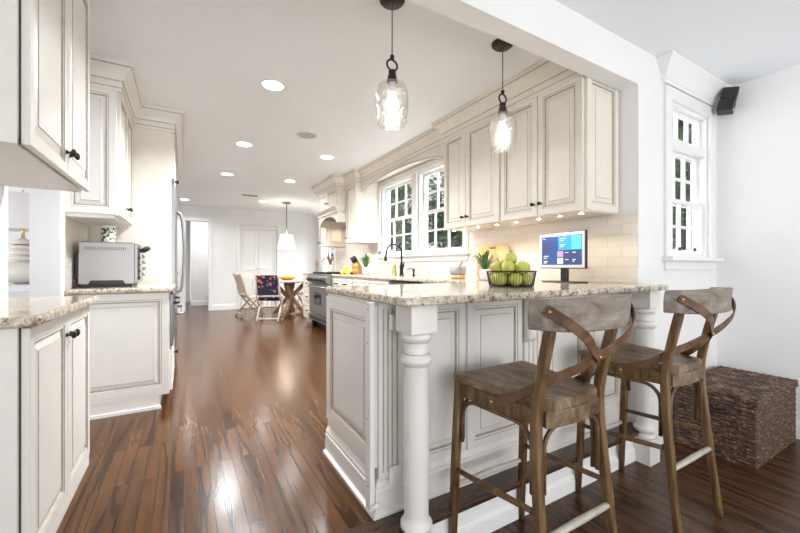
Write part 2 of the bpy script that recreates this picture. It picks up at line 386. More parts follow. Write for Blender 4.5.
# ------------------------------------------------------------------ structure
struct(MB().box((-4, 1.37, LOW-.1), (4.4, 13.2, 0)).obj('floor', 'floor'))
struct(MB().box((-4, -3.2, LOW-.1), (4.4, 1.30, LOW)).obj('floor', 'floor_low'))
mb = MB().box((-.9, 1.25, -.028), (XW, 1.372, .002)); struct(mb.obj('trim_1', 'tread', bevel=.008, seg=3))
mb = MB().box((-.9, 1.28, LOW), (XW, 1.369, -.029)); struct(mb.obj('trim_2', 'trim'))
def baseboard(name, path, z, h=.13):
    prof = [(0, z), (.016, z), (.016, z+h*.72), (.011, z+h*.76), (.011, z+h*.86), (.004, z+h), (0, z+h)]
    return struct(MB().sweep(path, prof).obj(name, 'trim'))
baseboard('baseboard_step', [(-.9, 1.28), (XW-.0, 1.28)], LOW, .085)
# walls
mb = MB()
for a, b in [((XW, YW+.17, LOW), (XW+.15, 3.06, 2.6)), ((XW, 4.98, 0), (XW+.15, 6.95, 2.6)), ((XW, 3.06, 0), (XW+.15, 4.98, 1.21)), ((XW, 3.06, 2.25), (XW+.15, 4.98, 2.6)), ((XW, 3.96, 1.21), (XW+.15, 4.08, 2.25))]: mb.box(a, b)
struct(mb.obj('wall_right', 'wall'))
# header wall facing the camera, with the tall window opening
mb = MB()
WX0, WX1, WZ0, WZ1 = 3.02, 3.64, 1.12, 2.25
mb.box((XW, YW, LOW), (WX0, YW+.17, 2.62)); mb.box((WX1, YW, LOW), (XR+.15, YW+.10, 2.62)); mb.box((WX0, YW, LOW), (WX1, YW+.10, WZ0)); mb.box((WX0, YW, WZ1), (WX1, YW+.10, 2.62))
struct(mb.obj('wall_front', 'wall'))
struct(MB().box((-.75, YW, 2.26), (XW, YW+.115, 2.62)).obj('wall_header', 'wall'))
struct(MB().box((XR, -3.2, LOW), (XR+.15, YW, 2.62)).obj('wall_side', 'wall'))
struct(MB().box((-3.9, -3.2, CEIL2), (XR, YW, 2.62)).obj('ceiling', 'ceiling'))
struct(MB().box((-.85, YW+.115, CEIL), (XW, 6.95, 2.60)).box((-.85, 6.95, CEIL), (3.2, YF, 2.60)).obj('ceiling', 'ceiling'))
struct(MB().box((-3.9, 1.3, CEIL), (-.85, YF, 2.60)).box((-.85, YF, CEIL), (3.2, 13, 2.60)).obj('ceiling', 'ceiling'))
# left side: near wall behind the cabinets, passage, then wall to the far end
struct(MB().box((-.90, -.5, LOW), (-.75, 2.55, 2.475)).obj('wall_left', 'wall'))
struct(MB().box((-.85, 3.22, 0), (XL, YF, 2.475)).obj('wall_left', 'wall'))
struct(MB().box((-.90, 2.55, 2.24), (-.72, 3.22, 2.475)).obj('wall_passage', 'wall'))
struct(MB().box((-.705, 3.19, 0), (-.685, 3.255, 2.24)).obj('trim_3', 'trim', bevel=.004))
# lamp room beyond the passage
struct(MB().box((-3.9, 5.6, 0), (-.85, 5.75, 2.475)).obj('wall_beyond', 'wall'))
struct(MB().box((-3.9, 5.575, .80), (-.85, 5.6, .86)).obj('trim_4', 'trim', bevel=.006))
# far wall with doorway and closet
D1, D2 = (.03, .50), (1.19, 2.08)
mb = MB()
for x0, x1, z0, z1 in [(-.85, D1[0], 0, 2.475), (D1[1], D2[0], 0, 2.475), (D2[1], 3.3, 0, 2.475), (D1[0], D1[1], 2.12, 2.475), (D2[0], D2[1], 2.08, 2.475)]: mb.box((x0, YF, z0), (x1, YF+.14, z1))
struct(mb.obj('wall_far', 'wall'))
for nm, (a, b), zt in (('trim_5', D1, 2.12), ('trim_6', D2, 2.08)):
    mb = MB(); c = .075
    mb.box((a-c, YF-.02, 0), (a, YF, zt+c)); mb.box((b, YF-.02, 0), (b+c, YF, zt+c)); mb.box((a, YF-.02, zt), (b, YF, zt+c)); struct(mb.obj(nm, 'trim', bevel=.004))
baseboard('baseboard_far', [(D1[1]+.075, YF), (D2[0]-.075, YF)], 0, .14)
baseboard('baseboard_far', [(D2[1]+.075, YF), (3.1, YF)], 0, .14)
# dining nook side wall with a wide window
mb = MB(); XN = 3.15
mb.box((XN, 6.95, 0), (XN+.15, YF+.14, .45)); mb.box((XN, 6.95, 2.05), (XN+.15, YF+.14, 2.475)); mb.box((XN, 6.95, .45), (XN+.15, 7.35, 2.05)); mb.box((XN, 9.45, .45), (XN+.15, YF+.14, 2.05))
mb.box((XW, 6.95, 0), (XN, 7.05, 2.475)); struct(mb.obj('wall_nook', 'wall'))
# hall behind the doorway
struct(MB().box((.16, 11.3, 0), (1.1, 11.4, 2.475)).box((-.85, 12.6, 0), (.16, 12.7, 2.475)).box((.95, YF+.14, 0), (1.05, 11.3, 2.475)).box((-.95, YF+.14, 0), (-.85, 12.7, 2.475)).obj('wall_hall', 'wall'))
baseboard('baseboard_hall', [(.16, 11.3), (.95, 11.3)], 0, .14)
# baseboards in the sitting room
baseboard('baseboard_side', [(XR, YW), (XR, -3.2)], LOW, .13)
baseboard('baseboard_front', [(2.68, YW), (XR, YW)], LOW, .13)
# backsplash tile
struct(MB().box((XW-.008, YW+.002, CT+.001), (XW, 2.98, 1.41)).box((XW-.008, 2.98, CT+.001), (XW, 5.06, 1.15)).box((XW-.008, 5.06, CT+.001), (XW, 6.93, 1.9)).obj('wall_right_tiling', 'tile'))
struct(MB().box((XL, 3.256, CTL+.001), (XL+.008, 3.985, 1.40)).obj('wall_left_tiling', 'tile'))
# closet back
struct(MB().box((1.06, YF+.6, 0), (2.2, YF+.65, 2.4)).obj('wall_closet', 'wall'))

# ------------------------------------------------------------------ windows
def window(name, w, h, loc, rz, cols=3, rows=2, casing=.09, transom=0, sill=True, depth=.10, casx=None, latch=True):
    """local: x across, y into the wall (room face at y=0), z up from the opening's bottom"""
    root = bpy.data.objects.new(name, None); COL.objects.link(root); root.location = loc; root.rotation_euler = (0, 0, rz); root['kind'] = 'structure'
    mb = MB(); d = depth
    mb.box((0, 0, 0), (.018, d, h)); mb.box((w-.018, 0, 0), (w, d, h)); mb.box((.018, 0, h-.018), (w-.018, d, h)); mb.box((.018, 0, 0), (w-.018, d, .018))
    if transom: mb.box((.018, .0, h-transom-.05), (w-.018, d, h-transom))
    mb.obj('window_frame', 'trim', root, bevel=.003)
    def sash(x0, x1, z0, z1, y, nc, nr, nm):
        f = MB(); s_ = .036
        f.box((x0, y, z0), (x0+s_, y+.035, z1)); f.box((x1-s_, y, z0), (x1, y+.035, z1)); f.box((x0+s_, y, z0), (x1-s_, y+.035, z0+s_)); f.box((x0+s_, y, z1-s_*.8), (x1-s_, y+.035, z1))
        gx0, gx1, gz0, gz1 = x0+s_, x1-s_, z0+s_, z1-s_*.8; b = .018
        for i in range(1, nc): cx = gx0+(gx1-gx0)*i/nc; f.box((cx-b/2, y+.004, gz0), (cx+b/2, y+.031, gz1))
        for j in range(1, nr):
            cz = gz0+(gz1-gz0)*j/nr
            for i in range(nc):
                a = gx0+(gx1-gx0)*i/nc+(b/2 if i else 0); e = gx0+(gx1-gx0)*(i+1)/nc-(b/2 if i < nc-1 else 0); f.box((a, y+.005, cz-b/2), (e, y+.030, cz+b/2))
        so = f.obj('sash', 'trim', root, bevel=.002)
        MB().box((gx0-.004, y+.015, gz0-.004), (gx1+.004, y+.019, gz1+.004)).obj('pane', 'pane', so)
        return so
    top = h-.018-(transom+.05-.018 if transom else 0); mid = .018+(top-.018)*.5
    sash(.02, w-.02, mid-.015, top-.002, d-.04, cols, rows, 'u')
    lo = sash(.02, w-.02, .02, mid+.02, d-.078, cols, rows, 'l')
    if transom: sash(.02, w-.02, h-transom+.002, h-.02, d-.06, cols, 1, 't')
    if latch:
        for fx in (.3, .7): MB().box((w*fx-.012, d-.093, .05), (w*fx+.012, d-.078, .075)).obj('sash_lift', 'black' if transom else 'rubber', root, bevel=.003)
    return root
def casing(name, x0, x1, z0, z1, loc, rz, c=.085, head=True, mull=None, sill=.045):
    mb = MB(); t = .022
    mb.box((x0-c, -t, z0), (x0, 0, z1+(c if head else 0))); mb.box((x1, -t, z0), (x1+c, 0, z1+(c if head else 0)))
    if head: mb.box((x0, -t, z1), (x1, 0, z1+c))
    if mull: mb.box((mull[0], -t, z0), (mull[1], 0, z1))
    mb.box((x0-c-.025, -sill-.02, z0-.03), (x1+c+.025, 0, z0)); mb.box((x0-c, -.02, z0-.095), (x1+c, 0, z0-.03))
    o = mb.obj(name, 'trim', bevel=.005); o.location = loc; o.rotation_euler = (0, 0, rz); return struct(o)
# pair above the sink: wall faces -X -> rz=-90deg, local x runs towards -Y
window('window_1', .90, 1.04, (XW, 4.98, 1.21), -PI/2)
window('window_2', .90, 1.04, (XW, 3.96, 1.21), -PI/2)
mb = MB(); t = .022; c = .08
o = casing('trim_7', 0, 1.92, 0, 1.04, (XW-.009, 4.98, 1.21), -PI/2, c=.08, mull=(.90, 1.02))
# tall window in the sitting room, faces -Y
window('window_3', WX1-WX0, WZ1-WZ0, (WX0, YW, WZ0), 0, cols=3, rows=2, transom=.27, depth=.098)
casing('trim_8', 0, WX1-WX0, 0, WZ1-WZ0, (WX0, YW, WZ0), 0, c=.085, sill=.05)
prof = [(0, 2.345), (.022, 2.345), (.022, 2.365), (.032, 2.375), (.035, 2.40), (.06, 2.44), (.088, 2.475), (.10, 2.485), (.10, CEIL2-.001), (0, CEIL2-.001)]
struct(MB().sweep([(WX0-.09, YW+.0), (WX0-.09, YW-.0005), (WX1+.175, YW-.0005)], prof).obj('trim_9', 'trim'))
# nook window (three lights)
window('window_4', 2.10, 1.60, (XN, 9.45, .45), -PI/2, cols=6, rows=3, latch=False)
casing('trim_10', 0, 2.10, 0, 1.60, (XN, 9.45, .45), -PI/2)
# narrow hall window
window('window_5', .22, 1.2, (-.08, 12.6, .9), 0, cols=1, rows=2, latch=False, depth=.09)

# closet bifold doors
for i, x in enumerate((D2[0]+.004, (D2[0]+D2[1])/2+.002)):
    w_ = (D2[1]-D2[0])/2-.006
    r = bpy.data.objects.new('door_%d' % (i+1), None); COL.objects.link(r); r.location = (x, YF+.05, .02); r['kind'] = 'structure'
    mb = MB(); mb.box((0, .012, 0), (w_, .035, 1.95))
    for (a, b, z0, z1) in ((0, .09, 0, 1.95), (w_-.09, w_, 0, 1.95), (.09, w_-.09, 0, .12), (.09, w_-.09, .93, 1.03), (.09, w_-.09, 1.85, 1.95)): mb.box((a, 0, z0), (b, .012, z1))
    mb.obj('door_leaf', 'trim', r, bevel=.002)
    MB().lathe([(.006, 0), (.008, .012), (.014, .02), (.012, .03)], M4=Matrix.Translation((w_-.04 if i == 0 else .04, 0, .98)) @ Matrix.Rotation(PI/2, 4, 'X'), seg=12).obj('door_knob', 'steel', r)
struct(MB().box((D2[0], YF+.03, 1.98), (D2[1], YF+.09, 2.079)).obj('trim_11', 'trim', bevel=.003))

# ------------------------------------------------------------------ ceiling fittings
gz = CEIL-.001
def px_ceiling(u, v):
    d = 368*(CEIL-H)/(266.5-v); r = (u-400)/368; return (d*(math.sin(YAW)+r*math.cos(YAW)), d*(math.cos(YAW)-r*math.sin(YAW)))
lights = [(273, 85, 'nearest the camera, over the aisle floor'), (244, 144, 'in the left row beside the refrigerator'), (227, 174, 'in the left row halfway down the aisle'), (327, 157, 'nearest the range hood, right row'), (290, 181, 'beyond the range hood, right row'), (184.7, 199.5, 'farthest left beside the hall doorway'), (263, 201.3, 'smallest and farthest, before the closet')]
proto = None
for u, v, lb in lights:
    x, y = px_ceiling(u, v)
    label = 'round white recessed downlight %s' % lb
    if proto is None:
        proto = thing('recessed_downlight', label, 'ceiling light', (x, y, gz), 0, 'recessed downlights in the kitchen ceiling')
        MB().lathe([(.078, -.004), (.095, -.004), (.098, 0), (.078, 0)], seg=28, cap=False).obj('trim_ring', 'trim', proto)
        MB().lathe([(.0, -.003), (.077, -.003)], seg=28, cap=False).obj('lens', 'led', proto, fix=False)
    else: dup(proto, (x, y, gz), 0, label)
    l = bpy.data.lights.new('downlight_lamp', 'AREA'); l.shape = 'DISK'; l.size = .15; l.energy = (9 if y > 7.5 else (7 if u > 285 else (38 if v < 100 else 29))); l.color = (.96, .98, 1); l.spread = math.radians(150)
    lo = bpy.data.objects.new('downlight_lamp', l); COL.objects.link(lo); lo.location = (x, y, gz-.012)
for nm, u, v, lb in (('ceiling_speaker', 307, 135, 'round flush white ceiling speaker grille between the downlight rows'),):
    x, y = px_ceiling(u, v); t = thing(nm, lb, 'speaker', (x, y, gz))
    MB().lathe([(.10, -.005), (.112, -.005), (.115, 0), (.10, 0)], seg=28, cap=False).obj('bezel', 'trim', t)
    MB().lathe([(0, -.003), (.10, -.003)], seg=28, cap=False).obj('grille', 'grille', t, fix=False)
x, y = px_ceiling(250, 195); t = thing('air_vent', 'thin rectangular white air vent in the ceiling toward the far wall', 'vent', (x, y, gz))
MB().box((-.16, -.08, -.008), (.16, .08, 0)).obj('frame', 'trim', t, bevel=.003)
mb = MB(); [mb.box((-.14, -.06+.02*i, -.012), (.14, -.052+.02*i, -.008)) for i in range(7)]; mb.obj('slats', 'stone', t)

# ------------------------------------------------------------------ cabinet pieces
CROWN = [(-.02, .0), (.008, .0), (.008, .022), (.013, .026), (.013, .068), (.020, .072), (.024, .082), (.030, .105), (.052, .135), (.072, .155), (.076, .162), (.084, .166), (.084, .189), (-.02, .189)]
PT = 'paint'
CMI = [0, 0, 1, 0, 1, 0, 0, 0, 0, 1, 0, 0, 0, 0]
def crown(name, path, ztop, parent=None, hgt=.189):
    p = [(o, ztop-hgt+z*hgt/.189) for o, z in CROWN]
    return MB().sweep(path, p, mis=CMI).obj(name, [PT, 'glaze'], parent)
def knob(parent, x, y, z, mname='bronze', r=.014):
    M4 = Matrix.Translation((x, y, z)) @ Matrix.Rotation(PI/2, 4, 'X')
    return MB().lathe([(.009, 0), (.009, .003), (.005, .006), (.0055, .014), (r*.8, .019), (r, .025), (r*.8, .031), (r*.2, .034)], M4=M4, seg=14).obj('knob', mname, parent)
def cup_pull(parent, x, y, z):
    M4 = Matrix.Translation((x, y, z))
    mb = MB(); mb.tube([(x-.04, y, z), (x-.035, y-.018, z), (x, y-.024, z), (x+.035, y-.018, z), (x+.04, y, z)], .006, 8, sx=1.8); return mb.obj('pull', 'bronze', parent)
def front(parent, x0, z0, w, h, y=0, kn=None, name='door', st=.055, knr=.014):
    d = MB().panel(x0, z0, w, h, y-.02, st=st).obj(name, [PT, 'glaze'], parent)
    if kn == 'cup': cup_pull(d, x0+w/2, y-.021, z0+h*.55)
    elif kn: knob(d, x0+kn[0], y-.021, z0+kn[1], r=knr)
    return d
def side_panel(parent, depth, z0, z1, side, w, name='side_panel', st=.055, off=.0, y0=0):
    """raised panel on the side of a unit; side=-1: at x=0 facing -x, +1: at x=w facing +x"""
    if side < 0: M4 = Matrix.Translation((0, 0, 0)) @ Matrix.Rotation(-PI/2, 4, 'Z') @ Matrix.Translation((-depth, -off, 0))
    else: M4 = Matrix.Translation((w, 0, 0)) @ Matrix.Rotation(PI/2, 4, 'Z') @ Matrix.Translation((0, -off, 0))
    return MB().panel(0, z0, depth, z1-z0, -.014, th=.014, st=st, M4=M4).obj(name, [PT, 'glaze'], parent)

# ================================================================== RIGHT SIDE UPPERS
XU = 2.23; PT = 'cream'  # right side takes the paint copy tinted by warm light
def upper(label, y_near, y_far, splits, x=XU, z0=1.41, z1=2.30, ztop=2.33, knobs='in', name='wall_cabinet', near_panel=False, xb=None):
    """front faces -X; local x = towards -Y, starts at y_far"""
    W_ = y_far-y_near; D = (xb or XW-.009)-x
    t = thing(name, label, 'cabinet', (x, y_far, z0), -PI/2)
    mb = MB(); mb.box((.001, 0, .0), (W_-.001, D, ztop-z0))
    mb.obj('body', ['cream', 'gap_shade'], t, bevel=.002)
    xs = [y_far-s for s in splits]; n = len(xs)-1
    for i in range(n):
        a, b = xs[i]+.003, xs[i+1]-.003
        if n == 1: k = (.03, .08)
        else: k = ((b-a-.028, .085) if i % 2 == 0 else (.028, .085))
        front(t, a, .006, b-a, z1-z0-.006, kn=k)
    if near_panel: side_panel(t, D-.004, .006, z1-z0, +1, W_)
    return t
upper('cream glazed two-door wall cabinet right of the sink window', 2.168, 2.92, [2.915, 2.587, 2.172], near_panel=False)
u = upper('cream glazed two-door wall cabinet above the desk monitor beside the header', YW+.118+.016, 2.166, [2.162, 1.797, 1.445], near_panel=True)
upper('narrow tall cream wall cabinet between range hood and sink window', 5.04, 5.47, [5.46, 5.05], near_panel=False)
upper('narrow cream wall cabinet on far side of the range', 6.41, 6.80, [6.79, 6.42], near_panel=True)
# crown along window wall: path walked so that 'out' (right of travel) is -X ; travel towards +Y has right = +X, so travel -Y
crown_path = [(XW, 6.80), (XU-.02, 6.80), (XU-.02, 6.44), (2.06, 6.44), (2.06, 5.48), (XU-.02, 5.48), (XU-.02, 5.03), (2.29, 5.03), (2.29, 2.92), (XU-.02, 2.92), (XU-.02, YW+.12)]
crown_path = [(x, y) for x, y in crown_path]
struct(crown('trim_12', crown_path, CEIL-.001))
# soffit filler above cabinets behind crown
struct(MB().box((XU+.01, YW+.12, 2.331), (XW, 2.92, CEIL-.002)).box((2.31, 2.92, 2.345), (XW, 5.03, CEIL-.002)).box((XU+.01, 5.03, 2.331), (XW, 5.48, CEIL-.002)).obj('trim_13', 'cream'))

# window valance with arched lower edge
t = thing('window_valance', 'long arched cream wooden valance over the sink window', 'valance', (2.29, 5.03, 2.1), -PI/2)
Wv = 5.03-2.925; poly = [(0.001, .27), (0.001, .055)]
for i in range(0, 25):
    s_ = i/24; x = .10+(Wv-.2)*s_
    poly.append((x, .055+.105*math.sin(PI*s_)**.62 if 0 < s_ < 1 else .055))
poly += [(Wv-.001, .055), (Wv-.001, .27)]
MB().prism(poly, 0, .02, axis='y').obj('board', 'cream', t, bevel=.002)
mb = MB(); top = [(p[0], p[1]) for p in poly[2:-2]]
mb.tube([(x, -.002, z+.016) for x, z in top], .004, 6, mi=0); mb.obj('bead', 'glaze', t)

# range hood
t = thing('range_hood', 'tall cream wooden range hood with two small doors and arched skirt', 'range hood', (2.08, 6.40, 1.75), -PI/2)
Wh = .92; Dh = XW-.009-2.08
MB().box((.002, 0, .16), (Wh, Dh, .56)).obj('body', 'cream', t, bevel=.002)
for i in range(2): front(t, .03+i*.432, .25, .425, .29, kn=((.39, .10) if i == 0 else (.035, .10)), st=.05)
prof = [(0, .16), (.02, .16), (.02, .185), (.055, .215), (.075, .235), (.08, .25), (0, .25)]
MB().sweep([(Wh, .10), (Wh, -.0), (0, -.0), (0, .10)][::-1], [(o, z) for o, z in prof], mi=0).obj('mantel_ledge', 'cream', t)
arch = [(0, .16), (0, 0)]+[(.05+.82*k/16, .0+.13*math.sin(PI*k/16)**.6) for k in range(17)]+[(Wh, 0), (Wh, .16)]
MB().prism(arch, 0, .02, axis='y').obj('arched_skirt', 'cream', t, bevel=.002)
MB().box((Wh-.02, .02, 0), (Wh, Dh, .16)).obj('side_skirt', 'cream', t); MB().box((0, .02, 0), (.02, Dh, .16)).obj('side_skirt', 'cream', t)
MB().box((.02, .02, .12), (Wh-.02, Dh, .14)).obj('liner', 'steel', t)

# ================================================================== RIGHT BASES + worktop
XB = 1.96
def base(label, y_near, y_far, layout, x=XB, name='base_cabinet'):
    W_ = y_far-y_near; t = thing(name, label, 'cabinet', (x, y_far, 0), -PI/2); D = XW-.01-x
    MB().box((.001, 0, .10), (W_-.001, D, CT-.036)).obj('body', 'cream', t, bevel=.002)
    MB().box((.001, .06, 0), (W_-.001, .08, .10)).obj('toe_kick', 'cream', t)
    if layout == 'drawers':
        z = .12
        for hh in (.24, .24, .24): front(t, .01, z, W_-.02, hh, kn='cup', name='drawer', st=.035); z += hh+.008
    else:
        n = layout
        for i in range(n):
            w_ = (W_-.02)/n; front(t, .01+i*w_+.003, .12, w_-.006, .58, kn=(w_-.04 if i % 2 == 0 else .03, .53))
            front(t, .01+i*w_+.003, .71, w_-.006, .165, kn='cup', name='drawer', st=.03)
    return t
base('cream drawer base cabinet on far side of the range', 6.38, 6.93, 'drawers')
base('cream base cabinet with drawers right next to the range', 4.62, 5.34, 2)
base('cream sink base cabinet under the kitchen tap', 3.56, 4.61, 2)
base('cream corner base cabinet behind the peninsula', 2.06, 2.92, 1)
t = thing('dishwasher', 'stainless dishwasher front behind the peninsula, below the tap', 'dishwasher', (XB, 3.55, 0), -PI/2)
MB().box((.005, 0, .10), (.615, .55, .86)).obj('body', 'dark_steel', t); MB().box((.008, -.025, .11), (.612, 0, .78)).obj('door', 'steel', t, bevel=.004)
MB().box((.008, -.025, .785), (.612, 0, .885)).obj('control_panel', 'dark_steel', t, bevel=.004); MB().tube([(.06, -.025, .74), (.06, -.06, .74), (.56, -.06, .74), (.56, -.025, .74)], .009, 8).obj('handle', 'steel', t)

# the peninsula + window worktop: one continuous slab of granite
def slab(name, poly, z0, z1, label, bv=.011):
    o = MB().prism(poly, z0, z1).obj(name, 'granite', bevel=bv, seg=4); tag(o, label, 'countertop'); return o
slab('granite_countertop', [(.69, 1.175), (.70, 1.15), (.725, 1.14), (2.60, 1.14), (2.645, 1.15), (2.668, 1.175), (2.672, 1.21), (2.655, 1.255), (2.625, 1.285), (XW-.001, 1.30), (XW-.010, 1.31), (XW-.010, 5.345), (1.93, 5.345), (1.93, 2.05), (.72, 2.05), (.69, 2.02)], CT-.034, CT, 'long L-shaped speckled granite countertop carrying the fruit basket, monitor and tap')
slab('granite_countertop', [(1.93, 6.375), (XW-.010, 6.375), (XW-.010, 6.94), (1.93, 6.94)], CT-.034, CT, 'short granite countertop beyond the range')

# ================================================================== RANGE
t = thing('kitchen_range', 'wide stainless steel professional range with black knobs under the hood', 'range', (1.90, 6.36, 0), -PI/2)
Wr = 1.0; Dr = .68
MB().box((0, .03, .13), (Wr, Dr, .90)).obj('body', 'steel', t, bevel=.004)
MB().box((0, .10, 0), (Wr, .13, .12)).obj('kick_recess', 'black', t)
mb = MB(); mb.box((.01, -.012, .26), (Wr-.01, .028, .76))
d = mb.obj('oven_door', 'steel', t, bevel=.006)
MB().box((.30, -.016, .42), (.66, -.010, .62)).obj('oven_window', 'oven_glass', d)
for (a, b) in ((.04, Wr-.05),): MB().tube([(a, -.012, .72), (a, -.055, .72), (b, -.055, .72), (b, -.012, .72)], .012, 10).obj('oven_handle', 'steel', d)
MB().box((.0, -.02, .145), (Wr, .03, .25)).obj('kick_plate', 'steel', t, bevel=.004)
mb = MB(); [mb.box((.05+i*.055, -.023, .17), (.08+i*.055, -.019, .22)) for i in range(16)]; mb.obj('vent_slots', 'black', t)
MB().prism([(-.02, .78), (-.045, .80), (-.05, .875), (-.03, .90), (.03, .90), (.03, .78)], 0, Wr, axis='x').obj('control_panel', 'steel', t, bevel=.004)
for i in range(6):
    M4 = Matrix.Translation((.10+i*.16, -.047, .835)) @ Matrix.Rotation(PI/2, 4, 'X')
    MB().lathe([(.030, 0), (.030, .008), (.022, .010), (.020, .034), (.016, .038)], M4=M4, seg=16).obj('knob', 'black', t)
MB().box((.0, -.03, .90), (Wr, Dr, .925)).obj('cooktop', 'steel', t, bevel=.004)
mb = MB()
for k in range(3):
    x0 = .02+k*.325
    for j in range(5): mb.box((x0+.01+j*.070, .04, .926), (x0+.024+j*.070, .62, .955))
    for j in range(4): mb.box((x0, .06+j*.18, .930), (x0+.31, .074+j*.18, .950))
mb.obj('burner_grates', 'black', t)
mb = MB(); [mb.box((x, .02, 0), (x+.06, .09, .14)) for x in (.04, Wr-.10)]; mb.obj('feet', 'black', t)

# ================================================================== PENINSULA
PT = 'paint'
t = thing('peninsula_cabinet', 'long cream glazed peninsula cabinet with raised panels behind the bar stools', 'kitchen peninsula', (.705, 1.39, 0))
PW = XW-.705-.002; PD = .62
MB().box((0, 0, .0), (PW, PD, CT-.036)).obj('body', 'paint', t, bevel=.002)
# end panel facing the aisle
side_panel(t, PD-.012, .20, .885, -1, PW, st=.075, name='end_panel')
PB = [(0, 0), (.030, 0), (.030, .012), (.016, .02), (.016, .105), (.012, .112), (.012, .125), (.006, .135), (0, .15)]
MB().sweep([(0, PD), (0, 0), (PW, 0)], [(o, z) for o, z in PB]).obj('plinth', 'paint', t)
bands = [(.095, .375), (.485, .385), (1.035, .385), (1.435, .385)]
for x0, w_ in bands: MB().panel(x0, .155, w_, .735, -.014, th=.014, st=.05).obj('front_panel', ['paint', 'glaze'], t)
for x0, w_ in ((.0, .085), (.885, .135)):
    mb = MB(); mb.box((x0, -.014, .155), (x0+w_, 0, .895))
    for k in range(3): mb.box((x0+w_*(.25+.25*k)-.003, -.016, .18), (x0+w_*(.25+.25*k)+.003, -.013, .87), mi=1)
    mb.obj('fluted_pilaster', ['paint', 'glaze'], t, bevel=.001)
# corbel
cp = [(-.015, .895), (-.13, .895), (-.13, .875), (-.115, .86), (-.10, .80), (-.07, .745), (-.055, .70), (-.06, .67), (-.045, .65), (-.015, .64)]
o = MB().prism([(y_, z_) for y_, z_ in cp], .875, .930, axis='x').obj('corbel', 'paint', t, bevel=.004)
mb = MB(); mb.sphere((.9025, -.045, .70), .03, (1.1, .8, 1.6)); mb.obj('corbel_leaf', 'paint', t)

# turned posts
def post_prof():
    return [(.052, .155), (.060, .160), (.060, .172), (.050, .180), (.046, .188), (.056, .196), (.064, .206), (.064, .220), (.056, .230), (.050, .236), (.049, .26), (.052, .50), (.0515, .70), (.050, .845), (.052, .852), (.063, .860), (.066, .872), (.063, .884), (.052, .890), (.049, .896), (.049, .935), (.051, .945), (.060, .952), (.063, .962), (.060, .972), (.052, .978)]
for i, (x, lb) in enumerate(((.803, 'cream turned post at the open corner of the peninsula'), (2.545, 'cream turned post beside the wall at the far end of the peninsula'))):
    if i == 0:
        p0 = thing('turned_post', lb, 'post', (x, 1.2395-.001, LOW), 0, 'turned posts holding the countertop')
        MB().box((-.061, -.061, 0), (.061, .061, .155)).obj('base_block', 'paint', p0, bevel=.003)
        MB().lathe(post_prof(), seg=36).obj('shaft', 'paint', p0)
        gl = MB()
        for z_ in (.232, .187, .848, .895, .941): gl.lathe([(.0508, z_-.0018), (.0520, z_), (.0508, z_+.0018)], seg=36, cap=False)
        gl.obj('glaze_rings', 'glaze', p0)
        MB().box((-.061, -.061, .978), (.061, .061, CT-.036-LOW)).obj('top_block', 'paint', p0, bevel=.003)
    else: dup(p0, (x, 1.2385, LOW), 0, lb)

# baby-gate hardware on the peninsula end
t = thing('gate_strip', 'tall narrow white mounting strip on the end of the peninsula', 'gate strip', (.665, 1.378, .03))
MB().box((0, 0, 0), (.022, .045, .87)).obj('strip', 'rubber', t, bevel=.002)
mb = MB(); [mb.lathe([(.004, 0), (.003, .003)], M4=Matrix.Translation((0, .022, z)) @ Matrix.Rotation(-PI/2, 4, 'Y'), seg=8) for z in (.1, .38, .7, .84)]; mb.obj('screws', 'steel', t)
t2 = MB().lathe([(.012, 0), (.012, .02), (.006, .022), (.006, .035)], M4=Matrix.Translation((.700, 1.365, .055)) @ Matrix.Rotation(-PI/2, 4, 'Y'), seg=12).obj('hinge_peg', 'rubber'); tag(t2, 'small white hinge peg low on the peninsula corner', 'hinge')
g0 = None
for z, lb in ((.815, 'upper white plastic gate latch on the peninsula corner'), (.165, 'lower white plastic gate latch on the peninsula corner')):
    if g0 is None:
        g0 = thing('gate_latch', lb, 'latch', (.775, 1.372, z), 0, 'gate latches on the peninsula corner')
        MB().box((-.028, -.022, -.035), (.028, 0, .035)).obj('housing', 'rubber', g0, bevel=.008, seg=3)
        mb = MB(); [mb.box((-.02, -.026, -.022+i*.014), (.02, -.022, -.014+i*.014)) for i in range(4)]; mb.obj('ribs', 'rubber', g0, bevel=.001)
        MB().tube([(.02, -.012, .03), (.03, -.014, .045), (.03, -.014, .055)], .006, 8).obj('latch_tab', 'rubber', g0)
    else: dup(g0, (.775, 1.372, z), 0, lb)

# ================================================================== LEFT SIDE
# near pair (doors face +X): local x runs towards +Y
def lcab(name, label, x, y0, y1, z0):
    return thing(name, label, 'cabinet', (x, y0, z0), PI/2)
XNL = -.45
t = lcab('wall_cabinet', 'large white glazed wall cabinet in the near left corner', XNL, 1.628, 2.52, 1.44)
MB().box((0, 0, .02), (.892, .298, 1.02)).obj('body', ['paint', 'gap_shade'], t, bevel=.002)
MB().box((0, .012, 0), (.892, .298, .02)).obj('light_rail', 'paint', t, bevel=.002)
MB().box((-.002, -.001, .0), (.0, .004, 1.02)).obj('gap_shade_strip', 'gap_shade', t); MB().box((-.007, .006, .0), (0, .055, 1.0 if t.location.z > 1 else .855)).obj('side_stile', 'paint', t, bevel=.002)  # dark strip paints the shade between door and body
front(t, .006, .004, .448, 1.01, kn=(.423, .09), knr=.017); front(t, .458, .004, .428, 1.01, kn=(.028, .09), knr=.017)
t = lcab('base_cabinet', 'white glazed two-door base cabinet in the near left corner', XNL, 1.628, 2.52, 0)
MB().box((0, 0, .0), (.892, .298, CTL-.036)).obj('body', 'paint', t, bevel=.002)
MB().box((-.002, -.001, .0), (.0, .004, .855)).obj('gap_shade_strip', 'gap_shade', t); MB().box((-.007, .006, .0), (0, .055, 1.0 if t.location.z > 1 else .855)).obj('side_stile', 'paint', t, bevel=.002)  # same painted gap shade on the base cabinet
